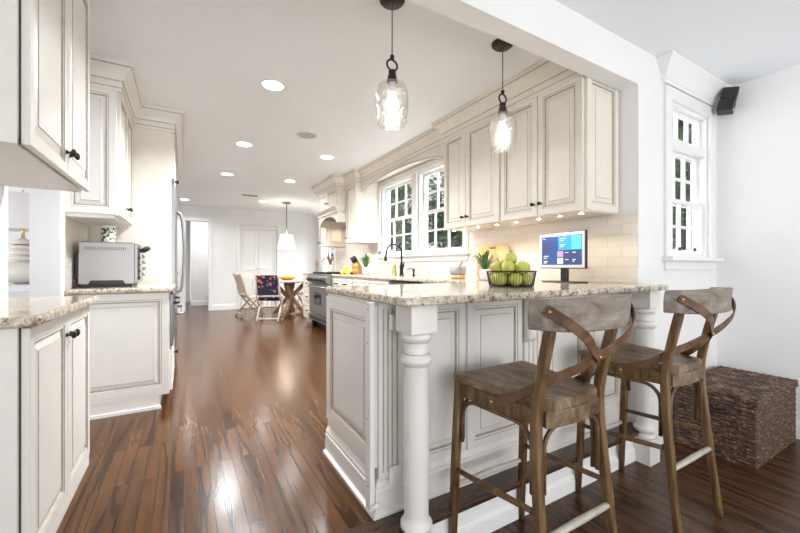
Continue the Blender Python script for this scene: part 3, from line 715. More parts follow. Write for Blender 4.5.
front(t, .006, .06, .448, .79, kn=(.423, .70), knr=.017); front(t, .458, .06, .428, .79, kn=(.028, .70), knr=.017)
MB().box((0, -.016, 0), (.892, 0, .055)).obj('plinth', 'paint', t, bevel=.004)
slab('granite_countertop', [(-.748, 1.575), (-.42, 1.575), (-.395, 1.60), (-.395, 2.525), (-.41, 2.55), (-.748, 2.55)], CTL-.034, CTL, 'small speckled granite countertop in the near left corner')

# far-left units
XF = -.095
t = lcab('wall_cabinet', 'cream glazed wall cabinet with crown above the toaster oven', -.41, 3.262, 3.985, 1.41)
Dp = -.41-XL-.002
MB().box((0, 0, .0), (.722, Dp, .92)).obj('body', 'paint', t, bevel=.002)
side_panel(t, Dp, .004, .89, -1, .722)
front(t, .006, .004, .36, .886, kn=(.33, .09)); front(t, .37, .004, .346, .886, kn=(.03, .09))
MB().box((0, .015, -.022), (.722, Dp, 0)).obj('light_rail', 'paint', t, bevel=.003)
t = lcab('base_cabinet', 'cream glazed base cabinet with side panel below the toaster oven', XF, 3.262, 3.985, 0)
Db = XF-XL-.002
MB().box((0, 0, .10), (.722, Db, CTL-.036)).obj('body', 'paint', t, bevel=.002)
side_panel(t, Db, .12, .855, -1, .722, st=.06)
MB().box((-.014, .0, .10), (0, Db, .12)).obj('side_rail', 'paint', t)
MB().box((-.012, .06, 0), (.722, Db, .10)).obj('toe_kick', 'paint', t); MB().box((-.022, .05, 0), (-.012, Db, .022)).obj('shoe_moulding', 'trim', t)
front(t, .03, .115, .66, .30, kn=(.33, .22))
slab('granite_countertop', [(XL+.009, 3.23), (XF+.03, 3.23), (XF+.03, 3.985), (XL+.009, 3.985)], CTL-.034, CTL, 'granite countertop under the toaster oven')
t = lcab('microwave_drawer', 'dark steel drawer microwave with black handle beside the refrigerator', XF, 3.30, 3.94, .44)
t['category'] = 'microwave'
MB().box((0, -.024, 0), (.64, -.001, .40)).obj('drawer_front', 'dark_steel', t, bevel=.004); MB().tube([(.05, -.024, .33), (.05, -.06, .33), (.59, -.06, .33), (.59, -.024, .33)], .009, 8).obj('handle', 'black', t)

# tall refrigerator surround
t = lcab('refrigerator_surround', 'tall cream panel and cabinet surrounding the refrigerator', -.10, 3.99, 5.0, 0)
Dt = -.10-XL-.002
MB().box((0, 0, 0), (.03, Dt, 2.33)).obj('tall_side_panel', 'cream', t, bevel=.003)
MB().box((.98, 0, 0), (1.01, Dt, 2.33)).obj('tall_side_panel', 'cream', t, bevel=.003)
MB().box((.031, 0, 1.86), (.979, Dt, 2.33)).obj('top_box', 'paint', t)
front(t, .035, 1.87, .465, .43, kn=(.43, .06)); front(t, .505, 1.87, .465, .43, kn=(.03, .06))
t = lcab('refrigerator', 'stainless steel refrigerator with curved door handles', -.13, 4.025, 4.965, 0); t['category'] = 'refrigerator'
MB().box((0, 0, .03), (.94, .55, 1.83)).obj('body', 'dark_steel', t)
for x0, x1, hx in ((0.002, .467, .43), (.473, .938, .51)):
    d = MB().box((x0, -.065, .68), (x1, -.001, 1.82)).obj('door', 'steel', t, bevel=.012, seg=3)
    MB().tube(spline([(hx, -.066, .78), (hx, -.11, .84), (hx, -.13, 1.2), (hx, -.11, 1.55), (hx, -.066, 1.62)], 5), .013, 10).obj('handle', 'steel', d)
d = MB().box((0.002, -.065, .10), (.938, -.001, .67)).obj('freezer_drawer', 'steel', t, bevel=.012, seg=3)
MB().tube([(.08, -.066, .60), (.10, -.12, .60), (.84, -.12, .60), (.86, -.066, .60)], .013, 10).obj('handle', 'steel', d)
t = lcab('pantry_cabinet', 'tall white pantry cabinet with black knobs beyond the refrigerator', -.12, 5.02, 5.9, 0)
MB().box((0, 0, 0), (.88, .57, 2.33)).obj('body', 'paint', t)
front(t, .01, .12, .42, .72, kn=(.38, .66)); front(t, .45, .12, .42, .72, kn=(.03, .66)); front(t, .01, .90, .42, 1.38, kn=(.38, .06)); front(t, .45, .90, .42, 1.38, kn=(.03, .06))
# crowns at left (travel +Y has right = +X = outwards)
struct(crown('trim_14', [(XL, 3.262-.014), (-.39, 3.262-.014), (-.39, 3.975)], CEIL-.001))
struct(crown('trim_15', [(-.39+.0, 3.985), (-.085, 3.985), (-.085, 5.9)], CEIL-.001))
struct(MB().box((XL, 3.27, 2.332), (-.42, 3.98, CEIL-.002)).box((XL, 4.0, 2.332), (-.12, 5.9, CEIL-.002)).obj('trim_16', 'paint'))

# ------------------------------------------------------------------ toaster oven
t = thing('toaster_oven', 'stainless toaster oven with open handle on the left granite countertop', 'toaster oven', (-.49, 3.62, CTL+.001), 0)
# box spans x -.16..+.17, y -.17..+.17
MB().box((-.165, -.18, .022), (.165, .20, .335)).obj('body', 'steel', t, bevel=.008, seg=3)
MB().prism([(-.11, .0221), (-.095, .052), (.095, .052), (.11, .0221)], -.184, -.180, axis='y').obj('lower_vent', 'black', t)
mb = MB(); [mb.box((-.13+.0125*i, -.183, .275), (-.125+.0125*i, -.18, .30)) for i in range(20)]; mb.obj('upper_vents', 'dark_steel', t)
MB().box((-.15, -.16, .0), (.15, .18, .022)).obj('feet', 'black', t)
MB().box((.165, -.175, .03), (.185, .195, .33)).obj('front_frame', 'steel', t, bevel=.004)
d = MB().box((.185, -.165, .05), (.197, .10, .30)).obj('door', 'oven_glass', t, bevel=.003)
MB().tube([(.197, -.12, .275), (.24, -.12, .30), (.24, .06, .30), (.197, .06, .275)], .014, 10).obj('handle', 'black', d)
for z_ in (.09, .14, .19, .24):
    M4 = Matrix.Translation((.185, .15, z_)) @ Matrix.Rotation(PI/2, 4, 'Y'); MB().lathe([(.016, 0), (.014, .022), (.010, .024)], M4=M4, seg=14).obj('knob', 'steel', t)
    M4 = Matrix.Translation((.185, -.17, z_-.02)) @ Matrix.Rotation(PI/2, 4, 'Y'); MB().lathe([(.008, 0), (.007, .018)], M4=M4, seg=10).obj('button', 'black', t)
MB().box((-.195, -.12, .06), (-.165, .14, .26)).obj('rear_vent', 'black', t, bevel=.004)
t = thing('floral_canister', 'white canister with dark floral pattern standing on the toaster oven', 'canister', (-.51, 3.64, CTL+.338))
MB().lathe([(.044, 0), (.047, .004), (.047, .118), (.045, .120)], seg=32).obj('body', 'floral_tin', t); MB().lathe([(.048, .1205), (.048, .132), (.044, .134)], seg=32).obj('lid', 'ceramic', t)

# lamp room: console and table lamp
t = thing('console_table', 'white console table holding the pearl lamp in the next room', 'table', (-1.25, 4.1, 0))
MB().box((-.38, -.5, .87), (.36, .5, .91)).obj('top', 'trim', t, bevel=.004)
for sx in (-.34, .32):
    for sy in (-.46, .46): MB().box((sx-.02, sy-.02, 0), (sx+.02, sy+.02, .87)).obj('leg', 'trim', t)
t = thing('table_lamp', 'pearly ceramic table lamp with stacked ring neck seen through the passage', 'lamp', (-1.12, 4.1, .911))
pr = [(.05, 0), (.055, .01), (.10, .02), (.145, .06), (.158, .11), (.145, .16), (.10, .195), (.062, .205)]
for k, (z0, r) in enumerate(((.215, .088), (.268, .084), (.318, .078), (.364, .070))): pr += [(r*.55, z0-.004), (r*.9, z0+.006), (r, z0+.021), (r*.9, z0+.036), (r*.55, z0+.046)]
pr += [(.02, .42), (.015, .43)]; pr = [(r, z*.86) for r, z in pr]
MB().lathe(pr, seg=36).obj('base', 'lampceramic', t); MB().lathe([(.012, .36), (.012, .50)], seg=12).obj('neck', 'brass', t)
MB().lathe([(.205, .43), (.19, .71), (.187, .71), (.202, .43)], seg=40, cap=False).obj('shade', 'shade_off', t); MB().lathe([(.004, .50), (.004, .74), (.010, .745), (.004, .76)], seg=8).obj('harp', 'brass', t)

# ------------------------------------------------------------------ pendants
p0 = None
for x, y, lb in ((.955, 1.71, 'seeded glass pendant nearer the camera above the peninsula'), (1.755, 1.695, 'seeded glass pendant in front of the wall cabinet doors')):
    if p0 is None:
        p0 = thing('pendant_light', lb, 'pendant light', (x, y, CEIL), 0, 'glass pendants above the peninsula')
        MB().lathe([(.004, -.024), (.058, -.022), (.068, -.012), (.070, -.001)][::1], seg=28).obj('canopy', 'bronze', p0)
        MB().lathe([(.0028, -.30), (.0028, -.024)], seg=8).obj('cord', 'bronze', p0)
        mb = MB(); mb.lathe([(.006, -.325), (.011, -.322), (.012, -.305), (.006, -.298)], seg=14)
        ring = [(.031*math.cos(a), 0, -.354+.029*math.sin(a)) for a in [2*PI*k/24 for k in range(25)]]; mb.tube(ring, .0055, 8, up=(0, 1, 0)); mb.obj('ring_link', 'bronze', p0)
        MB().lathe([(.008, -.378), (.019, -.383), (.021, -.392), (.017, -.397), (.022, -.405), (.027, -.43), (.031, -.437), (.031, -.446), (.018, -.448)][::-1], seg=20).obj('socket_cap', 'bronze', p0)
        g = [(.026, -.446), (.052, -.450), (.070, -.462), (.081, -.49), (.0865, -.53), (.086, -.575), (.081, -.62), (.0765, -.650), (.077, -.668), (.075, -.674)]
        MB().lathe(g, seg=40, cap=False).obj('glass_shade', 'seeded', p0)
        MB().lathe([(.020, -.448), (.021, -.50), (.018, -.505)][::-1], seg=16).obj('lamp_holder', 'ceramic', p0)
        mb = MB(); mb.lathe([(.010, -.505), (.014, -.515), (.028, -.54), (.032, -.562), (.028, -.583), (.014, -.596), (.002, -.598)], seg=20); mb.obj('bulb', 'bulb', p0)
    else: dup(p0, (x, y, CEIL), 0, lb)
for x, y in ((.955, 1.71), (1.755, 1.695)):
    l = bpy.data.lights.new('pendant_lamp', 'POINT'); l.energy = 38; l.color = (.97, .985, 1); l.shadow_soft_size = .03; lo = bpy.data.objects.new('pendant_lamp', l); COL.objects.link(lo); lo.location = (x, y, CEIL-.56)
# dining pendant
t = thing('dining_pendant', 'white pleated drum pendant lamp hanging over the dining table', 'pendant light', (1.97, 8.35, CEIL))
MB().lathe([(.085, -.025), (.09, -.02), (.09, -.001)], seg=24).obj('canopy', 'dark_steel', t); MB().lathe([(.012, -.70), (.012, -.025)], seg=10).obj('rod', 'dark_steel', t)
MB().lathe([(.200, -1.02), (.172, -.88), (.135, -.72), (.132, -.72), (.169, -.88), (.197, -1.02)], seg=40, cap=False).obj('lamp_shade', 'shade', t)
mb = MB()
for k in range(10):
    a = 2*PI*k/10; mb.tube([(.137*math.cos(a), .137*math.sin(a), -.72), (.174*math.cos(a), .174*math.sin(a), -.88), (.202*math.cos(a), .202*math.sin(a), -1.02)], .004, 6)
mb.obj('shade_ribs', 'tan_wood', t)
l = bpy.data.lights.new('dining_lamp', 'POINT'); l.energy = 12; l.color = (1, .9, .75); l.shadow_soft_size = .06; lo = bpy.data.objects.new('dining_lamp', l); COL.objects.link(lo); lo.location = (1.97, 8.35, CEIL-.93)

# puck lights under the right wall cabinets
pk = None; ys = [2.84, 2.70, 2.50, 2.27, 2.06, 1.84, 1.66, 1.50]
for i, y in enumerate(ys):
    lb = 'tiny bright under-cabinet light, %s from the sink window' % ['first', 'second', 'third', 'fourth', 'fifth', 'sixth', 'seventh', 'eighth and last'][i]
    if pk is None:
        pk = thing('puck_light', lb, 'light', (2.28, y, 1.409), 0, 'under-cabinet lights above the tiled backsplash')
        MB().lathe([(.017, -.006), (.020, -.004), (.020, 0)], seg=14).obj('housing', 'steel', pk); MB().lathe([(.002, -.0085), (.013, -.008), (.014, -.006)], seg=12).obj('lens', 'puck', pk)
    else: dup(pk, (2.28, y, 1.409), 0, lb)
    l = bpy.data.lights.new('puck_lamp', 'SPOT'); l.energy = 1.6; l.spot_size = 2.5; l.spot_blend = .6; l.color = (1, .83, .62); l.shadow_soft_size = .012; lo = bpy.data.objects.new('puck_lamp', l); COL.objects.link(lo); lo.location = (2.33, y, 1.395)
for y in (5.12, 5.36, 5.8, 6.2):
    l = bpy.data.lights.new('hood_lamp', 'SPOT'); l.energy = 3; l.spot_size = 2.3; l.spot_blend = .6; l.color = (1, .80, .58); l.shadow_soft_size = .02; lo = bpy.data.objects.new('hood_lamp', l); COL.objects.link(lo); lo.location = (2.40, y, 1.37 if y < 5.5 else 1.82)

# ------------------------------------------------------------------ bar stools
def make_stool(label):
    t = thing('bar_stool', label, 'bar stool', (0, 0, 0), 0, 'bar stools at the peninsula')
    for s in (-1, 1):
        MB().tube([(s*.214, .243, 0), (s*.210, .225, .40), (s*.203, .205, .75)], [.0155, .0185, .0195], 14, up=(1, 0, 0), square=True).obj('front_leg', 'stool_leg', t)
        MB().tube(spline([(s*.210, -.240, 0), (s*.196, -.200, .35), (s*.181, -.172, .68), (s*.178, -.188, .85), (s*.183, -.232, 1.045)], 6), [.016]*6+[.0185]*18+[.017], 14, up=(1, 0, 0), square=True).obj('back_post', 'stool_leg', t)
    # seat: saddle-shaped plank
    n, mth = 20, 16; bm = bmesh.new(); top = []; bot = []
    def prof_w(v):  # half width along depth v (0 rear..1 front)
        return .160+.062*v
    for j in range(mth+1):
        v_ = j/mth; y_ = -.200+.440*v_; hw = prof_w(v_)
        e = 1.0
        if v_ < .15: e = math.sqrt(max(0, 1-((.15-v_)/.15)**2))*.22+.78
        if v_ > .93: e = math.sqrt(max(0, 1-((v_-.93)/.07)**2))*.06+.94
        rt = []; rb = []
        for i in range(n+1):
            u_ = -1+2*i/n; x_ = u_*hw*e; dish = .010*(1-u_*u_)*(1-abs(v_-.45)**2*3); edge = .004 if (i in (0, n) or j in (0, mth)) else 0
            rt.append(bm.verts.new((x_, y_, .782-max(0, dish)-edge))); rb.append(bm.verts.new((x_*.985, y_, .748 if v_ > .25 else .740)))
        top.append(rt); bot.append(rb)
    for A, flip in ((top, 0), (bot, 1)):
        for j in range(mth):
            for i in range(n):
                q = [A[j][i], A[j][i+1], A[j+1][i+1], A[j+1][i]]; f = bm.faces.new(q[::-1] if flip else q); f.smooth = True
    for j in range(mth):
        bm.faces.new([top[j][0], top[j+1][0], bot[j+1][0], bot[j][0]]); bm.faces.new([top[j][n], bot[j][n], bot[j+1][n], top[j+1][n]])
    for i in range(n):
        bm.faces.new([top[0][i], bot[0][i], bot[0][i+1], top[0][i+1]]); bm.faces.new([top[mth][i], top[mth][i+1], bot[mth][i+1], bot[mth][i]])
    mb = MB(); mb.bm.free(); mb.bm = bm; mb.obj('seat', 'stool_seat', t)
    # aprons
    for s in (-1, 1): MB().prism([(s*.190, .195), (s*.210, .195), (s*.178, -.16), (s*.158, -.16)], .690, .746).obj('side_apron', 'stool_leg', t, bevel=.003)
    MB().box((-.185, .197, .690), (.185, .217, .746)).obj('front_apron', 'stool_leg', t, bevel=.003)
    mb = MB(); arc = [(x/10*.150, -.180-.018*(1-(x/10)**2), .712) for x in range(-10, 11)]
    mb.ribbon(arc, [(0, -1, 0)]*21, .058, .024); mb.obj('rear_apron', 'stool_seat', t, bevel=.003)
    # rungs
    MB().tube([(-.212, .233, .295), (0, .236, .295), (.212, .233, .295)], [.010, .0135, .010], 12).obj('foot_rung', 'whitewash', t)
    MB().tube([(-.198, -.205, .325), (0, -.205, .325), (.198, -.205, .325)], [.011, .0135, .011], 12).obj('rear_rung', 'whitewash', t)
    for s in (-1, 1): MB().tube([(s*.211, .226, .37), (s*.203, 0, .39), (s*.195, -.195, .41)], [.010, .0125, .010], 12).obj('side_rung', 'stool_leg', t)
    # bentwood arches under the aprons
    def arch(pa, pb, low1=.50, low2=.50):
        pa, pb = Vector(pa), Vector(pb); d = (pb-pa); Lh = d.length; d.normalize(); r = .075
        pts = [pa+Vector((0, 0, low1)), pa+Vector((0, 0, .60))]
        pts += [pa+d*(r*(1-math.cos(a)))+Vector((0, 0, .607+r*math.sin(a))) for a in [PI/2*k/6 for k in range(7)]]
        pts += [pb-d*(r*(1-math.cos(a)))+Vector((0, 0, .607+r*math.sin(a))) for a in [PI/2*k/6 for k in range(6, -1, -1)]]
        pts += [pb+Vector((0, 0, .60)), pb+Vector((0, 0, low2))]
        return MB().tube(pts, .0085, 8).obj('arched_brace', 'strap', t)
    for s in (-1, 1): arch((s*.201, .190, 0), (s*.176, -.150, 0), .50, .45)
    arch((-.178, .213, 0), (.178, .213, 0)); arch((-.155, -.182, 0), (.155, -.182, 0), .46, .46)
    # back rail: thick curved board
    bm = bmesh.new(); R = []
    for k in range(25):
        u_ = -1+k/12; x_ = .240*u_; y_ = -.310+.035*u_*u_+.085*u_**6; tx, ty = .240, .07*u_+.51*u_**5; ln = math.hypot(tx, ty); nx, ny = ty/ln, -tx/ln; h0 = 1.030+.004*u_*u_; h1 = 1.142-.008*abs(u_)**3; T = .013
        R.append([bm.verts.new((x_+nx*T*a, y_+ny*T*a-.006*(b > .5)*1, h0+(h1-h0)*b)) for a, b in ((1, 0), (1, .5), (1, 1), (-1, 1), (-1, .5), (-1, 0))])
    for a, b in zip(R, R[1:]):
        for q in range(6): f = bm.faces.new([a[q], a[(q+1) % 6], b[(q+1) % 6], b[q]]); f.smooth = False
    bm.faces.new(R[0]); bm.faces.new(R[-1][::-1]); mb = MB(); mb.bm.free(); mb.bm = bm; mb.obj('back_rail', 'stool_rail', t, bevel=.005)
    # crossed straps with rivets
    for s in (-1, 1):
        o_ = .003*s
        pts = spline([(-s*.203, .03, .722), (-s*.197, -.03, .742), (-s*.180, -.09, .775), (-s*.158, -.135, .805), (-s*.130, -.180, .842), (-s*.07, -.236, .885), (0, -.280+o_, .930), (s*.06, -.303, .966), (s*.12, -.319, 1.010), (s*.165, -.310, 1.046), (s*.205, -.283, 1.079), (s*.233, -.250, 1.104)], 5)
        nr = []
        for p in pts: nr.append(Vector((p.x*(1 if p.y > -.2 else 9*abs(p.x)), min(-.02, p.y+.02)*(1 if p.y < -.15 else .2), 0)).normalized())
        st = MB().ribbon(pts, nr, .034, .0055).obj('cross_strap', 'strap', t, bevel=.0015)
        for (px_, py_, pz_) in ((s*.227, -.261, 1.097), (-s*.206, .015, .724)): MB().sphere((px_, py_, pz_), .0055, seg=10).obj('rivet', 'brass', st)
    MB().sphere((0, -.287, .932), .0055, seg=10).obj('rivet', 'brass', t)
    return t
s0 = make_stool('weathered wooden cross-back bar stool nearest the camera, beside the peninsula corner post')
s0.location = (1.218, 1.020, LOW)
dup(s0, (2.093, 1.015, LOW), 0, 'weathered wooden cross-back bar stool standing beside the wicker chest')

# ------------------------------------------------------------------ wicker chest
def weave_grid(bm, o, ux, uy, nrm, w, h, nu, nv, amp=.004, rowh=.019, per=.045):
    vs = []
    for j in range(nv+1):
        r = []
        for i in range(nu+1):
            x = w*i/nu; z = h*j/nv; row = int(z/rowh); ph = (row % 2)*PI
            d = amp*(.55*abs(math.sin(PI*z/rowh))+.45*math.sin(2*PI*x/per+ph))+random.uniform(-.0012, .0012)
            if i in (0, nu) or j in (0, nv): d = 0
            r.append(bm.verts.new(Vector(o)+Vector(ux)*x+Vector(uy)*z+Vector(nrm)*d))
        vs.append(r)
    for j in range(nv):
        for i in range(nu): f = bm.faces.new([vs[j][i], vs[j][i+1], vs[j+1][i+1], vs[j+1][i]]); f.smooth = True
t = thing('wicker_chest', 'dark brown woven wicker chest with lid against the right wall', 'chest', (3.0, .835, LOW))
bx, by, bh = .76, .43, .385
mb = MB(); mb.box((.004, .004, 0), (bx-.004, by-.004, bh-.004))
weave_grid(mb.bm, (0, 0, .0), (1, 0, 0), (0, 0, 1), (0, -1, 0), bx, bh, 130, 112)
weave_grid(mb.bm, (0, by, .0), (0, -1, 0), (0, 0, 1), (-1, 0, 0), by, bh, 84, 112)
weave_grid(mb.bm, (bx, 0, .0), (0, 1, 0), (0, 0, 1), (1, 0, 0), by, bh, 40, 60)
mb.obj('body', 'rush', t, fix=False)
mb = MB(); mb.box((-.006, -.006, bh+.003), (bx+.004, by, bh+.040))
weave_grid(mb.bm, (-.012, -.012, bh+.045), (1, 0, 0), (0, 1, 0), (0, 0, 1), bx+.018, by+.016, 120, 80, amp=.007, rowh=.021, per=.05)
weave_grid(mb.bm, (-.012, by+.004, bh-.014), (0, -1, 0), (0, 0, 1), (-1, 0, 0), by+.016, .059, 84, 16)
weave_grid(mb.bm, (-.012, -.012, bh+.003), (1, 0, 0), (0, 0, 1), (0, -1, 0), bx+.018, .042, 120, 14)
mb.obj('lid', 'rush', t, fix=False)
mb = MB(); mb.tube([(-.012, by*.44+.05, bh-.07), (-.026, by*.44+.035, bh-.078), (-.030, by*.44, bh-.085), (-.026, by*.44-.035, bh-.078), (-.012, by*.44-.05, bh-.07)], .011, 8); mb.sphere((-.014, by*.44+.048, bh-.07), .017, seg=8); mb.sphere((-.014, by*.44-.048, bh-.07), .017, seg=8); mb.obj('handle', 'black', t)

# corner speaker
t = thing('wall_speaker', 'small black loudspeaker tilted on a bracket high in the right corner', 'speaker', (3.70, 1.195, 2.355))
Mt = Matrix.Rotation(.35, 4, 'Z') @ Matrix.Rotation(.16, 4, 'Y') @ Matrix.Rotation(.22, 4, 'X')
MB().box((-.045, -.05, .002), (.045, .05, .095), M4=Mt).obj('upper_cube', 'black', t, bevel=.008); MB().box((-.045, -.05, -.095), (.045, .05, -.002), M4=Mt @ Matrix.Rotation(-.12, 4, 'Z')).obj('lower_cube', 'black', t, bevel=.008)
MB().box((-.018, -.053, -.08), (.018, -.050, -.07), M4=Mt @ Matrix.Rotation(-.12, 4, 'Z')).obj('badge', 'rubber', t)
MB().tube([(.02, .04, 0), (.08, .06, .0), (.118, .07, 0)], .010, 8).box((.11, .03, -.03), (.118, .11, .03)).obj('bracket', 'black', t)

# ------------------------------------------------------------------ things on the worktop
# monitor facing -X
t = thing('monitor', 'silver framed smart display with blue home screen on black stand on the countertop', 'monitor', (2.385, 1.715, CT), math.radians(-99))
# local: x across, -y facing viewer
MB().box((-.15, -.06, 0), (.15, .08, .008)).obj('foot', 'black', t, bevel=.003); MB().box((-.028, .005, .008), (.028, .03, .15)).obj('stand', 'black', t, bevel=.003)
MB().box((-.215, -.018, .10), (.215, .004, .365)).obj('housing', 'black', t, bevel=.005)
MB().box((-.208, -.021, .107), (.208, -.018, .358)).obj('bezel', 'rubber', t)
m = mat('home_screen', (.02, .06, .2), .2); b_ = BS(m); v = coords(m); sx = N(m, 'ShaderNodeSeparateXYZ'); L(m, v, sx.inputs[0])
cbl = ramp(m, sx.outputs[0], [(0, (.015, .03, .10)), (.2, (.02, .10, .32))]); L(m, cbl, b_.inputs['Base Color']); L(m, cbl, b_.inputs['Emission Color']); b_.inputs['Emission Strength'].default_value = .8
M['screen_base'] = m
def em(name, c, s=1.0): M[name] = emit(name, c, s*.5); return name
scr = MB().box((-.188, -.0225, .127), (.188, -.021, .338)).obj('screen', em('screen_navy', (.025, .06, .20)), t)
tiles = [(-.02, .235, .205, .098, 'tile_blue', (.03, .28, .70)), (.10, .235, .085, .098, 'tile_cyan', (.08, .50, .85)), (-.03, .185, .055, .042, 'tile_pink', (.45, .25, .40)), (.035, .185, .055, .042, 'tile_dark', (.04, .05, .12)), (.10, .185, .055, .042, 'tile_dark', 0), (-.03, .135, .055, .042, 'tile_pale', (.45, .60, .85)), (.035, .135, .055, .042, 'tile_dark', 0), (.10, .135, .055, .042, 'tile_dark', 0), (-.17, .22, .05, .075, 'tile_dark', 0)]
for k, (x, z, w_, h_, nm, c_) in enumerate(tiles):
    if c_ != 0: em(nm, c_, .9)
    MB().box((x, -.0235-.0004*(k == 1), z), (x+w_-.02*(k == 0), -.0225, z+h_)).obj('screen_tile', nm, scr)
em('tile_text', (.75, .82, .95), .8)
mb = MB()
for (x, z, w_) in ((0, .315, .05), (0, .30, .03), (0, .27, .045), (0, .258, .03), (.045, .212, .03), (.11, .212, .03), (.045, .162, .03), (.11, .162, .03), (.11, .15, .02), (-.165, .19, .05), (-.165, .175, .035), (-.165, .15, .04), (-.165, .14, .03), (-.17, .32, .02)): mb.box((x, -.0245, z), (x+w_, -.0235, z+.005))
mb.obj('screen_text', 'tile_text', scr)
# power cord coil
o = MB().tube(spline([(2.30, 2.06, .938), (2.24, 2.05, .955), (2.21, 1.98, .965), (2.23, 1.90, .95), (2.27, 1.94, .938), (2.25, 2.02, .948), (2.20, 2.0, .965), (2.19, 1.93, .942), (2.25, 1.89, .938)], 8), .0016, 6).obj('power_cord', 'stem'); tag(o, 'thin loose coil of cord beside the monitor foot', 'cord')

# wire basket of green apples
BX, BY = 1.62, 1.50
t = thing('wire_basket', 'black wire fruit basket holding green apples on the countertop', 'basket', (BX, BY, CT))
R0, R1, BH = .122, .137, .088
mb = MB()
for r, z, th in ((R0, .006, .0035), (R1, BH, .0038)): mb.tube([(r*math.cos(a), r*math.sin(a), z) for a in [2*PI*k/48 for k in range(49)]], th, 6, up=(0, 0, 1))
for r in (.04, .08): mb.tube([(r*math.cos(a), r*math.sin(a), .004) for a in [2*PI*k/32 for k in range(33)]], .002, 6, up=(0, 0, 1))
mb.obj('rings', 'black_metal', t)
mb = MB()
for k in range(52): a = 2*PI*k/52; mb.tube([(R0*math.cos(a), R0*math.sin(a), .006), (R1*math.cos(a), R1*math.sin(a), BH)], .0014, 5)
for k in range(6): a = PI*k/6; mb.tube([(-R0*math.cos(a), -R0*math.sin(a), .004), (R0*math.cos(a), R0*math.sin(a), .004)], .0016, 5)
mb.obj('wires', 'black_metal', t)
def make_fruit():
    t = thing('green_apple', '', 'apple', (0, 0, 0), 0, 'green apples in the wire basket')
    pr = [(.0005, .010), (.008, .004), (.017, .001), (.026, .007), (.034, .022), (.0362, .039), (.033, .054), (.024, .065), (.014, .069), (.006, .066), (.0006, .061)]
    MB().lathe([(r, z) for r, z in pr], seg=20, cap=False).obj('flesh', 'pear', t); MB().tube([(0, 0, .062), (.002, 0, .072), (.005, .002, .081)], .0016, 6).obj('stalk', 'stem', t)
    return t
f0 = make_fruit(); spots = []
for k in range(6): a = 2*PI*k/6-1.05; spots.append((.080*math.cos(a), .080*math.sin(a), .009))
spots.append((0, 0, .009))
for k in range(6): a = 2*PI*k/6-PI/6; spots.append((.073*math.cos(a), .073*math.sin(a), .074))
spots.append((-.004, -.002, .124))
APL = ['at the right end of the lower layer', 'low at the back right toward the monitor', 'low at the very back', 'low at the back left toward the potted plant', 'low at the front left behind the wires', 'low at the very front behind the wires', 'in the middle of the lower layer', 'right end of the upper layer', 'at the back of the upper layer', 'at the back left of the upper layer', 'left end of the upper layer', 'at the front of the upper layer', 'front right of the upper layer', 'topmost of the pile']
for k, (x, y, z) in enumerate(spots):
    lb = 'green apple in the wire basket, '+APL[k]; zz = CT+z
    if k == 0: f0.location = (BX+x, BY+y, zz); f0['label'] = lb; o = f0
    else: o = dup(f0, (BX+x, BY+y, zz), k, lb)
    o.rotation_euler = (0, 0, k*1.3)

def grassy_plant(name, label, loc, h, rmax, nl, pot, seed, lw=.006, droop=.5):
    rnd = random.Random(seed); t = thing(name, label, 'plant', loc)
    MB().lathe(pot, seg=28).obj('pot', 'ceramic', t); zt = pot[-1][1]
    mb = MB()
    for k in range(nl):
        a = rnd.uniform(0, 2*PI); sp_ = rnd.uniform(.1, 1); hh = h*(1-.45*sp_)*rnd.uniform(.8, 1.1); rr = rmax*sp_
        pts = [Vector((.01*math.cos(a), .01*math.sin(a), zt-.01)), Vector((rr*.35*math.cos(a), rr*.35*math.sin(a), zt+hh*.6)), Vector((rr*.7*math.cos(a), rr*.7*math.sin(a), zt+hh)), Vector((rr*math.cos(a), rr*math.sin(a), zt+hh-droop*sp_*.06))]
        P = spline(pts, 4); wd = [lw*(1-.9*(i/(len(P)-1))**2) for i in range(len(P))]; side = Vector((-math.sin(a), math.cos(a), 0))
        prev = None
        for p, w_ in zip(P, wd):
            q = [mb.bm.verts.new(p-side*w_), mb.bm.verts.new(p+Vector((0, 0, -.2*w_))), mb.bm.verts.new(p+side*w_)]
            if prev:
                for i in range(2): f = mb.bm.faces.new([prev[i], prev[i+1], q[i+1], q[i]]); f.smooth = True
            prev = q
    mb.obj('leaves', 'leaf', t, fix=False); MB().lathe([(0.001, zt-.008), (pot[-1][0]*.9, zt-.008)], seg=20, cap=False).obj('soil', 'soil', t, fix=False)
    return t
potA = [(.030, 0), (.042, .004), (.047, .03), (.048, .07), (.046, .088), (.044, .092)]
grassy_plant('potted_plant', 'spiky green plant in white pot behind the fruit basket', (2.15, 2.27, CT), .17, .25, 38, potA, 3, .0060, 1.3)
potB = [(.03, 0), (.05, .01), (.062, .04), (.060, .075), (.045, .10), (.038, .105)]
grassy_plant('potted_plant', 'bushy green plant in round white pot beside the oranges', (2.33, 4.97, CT), .20, .15, 70, potB, 5, .010, .2)

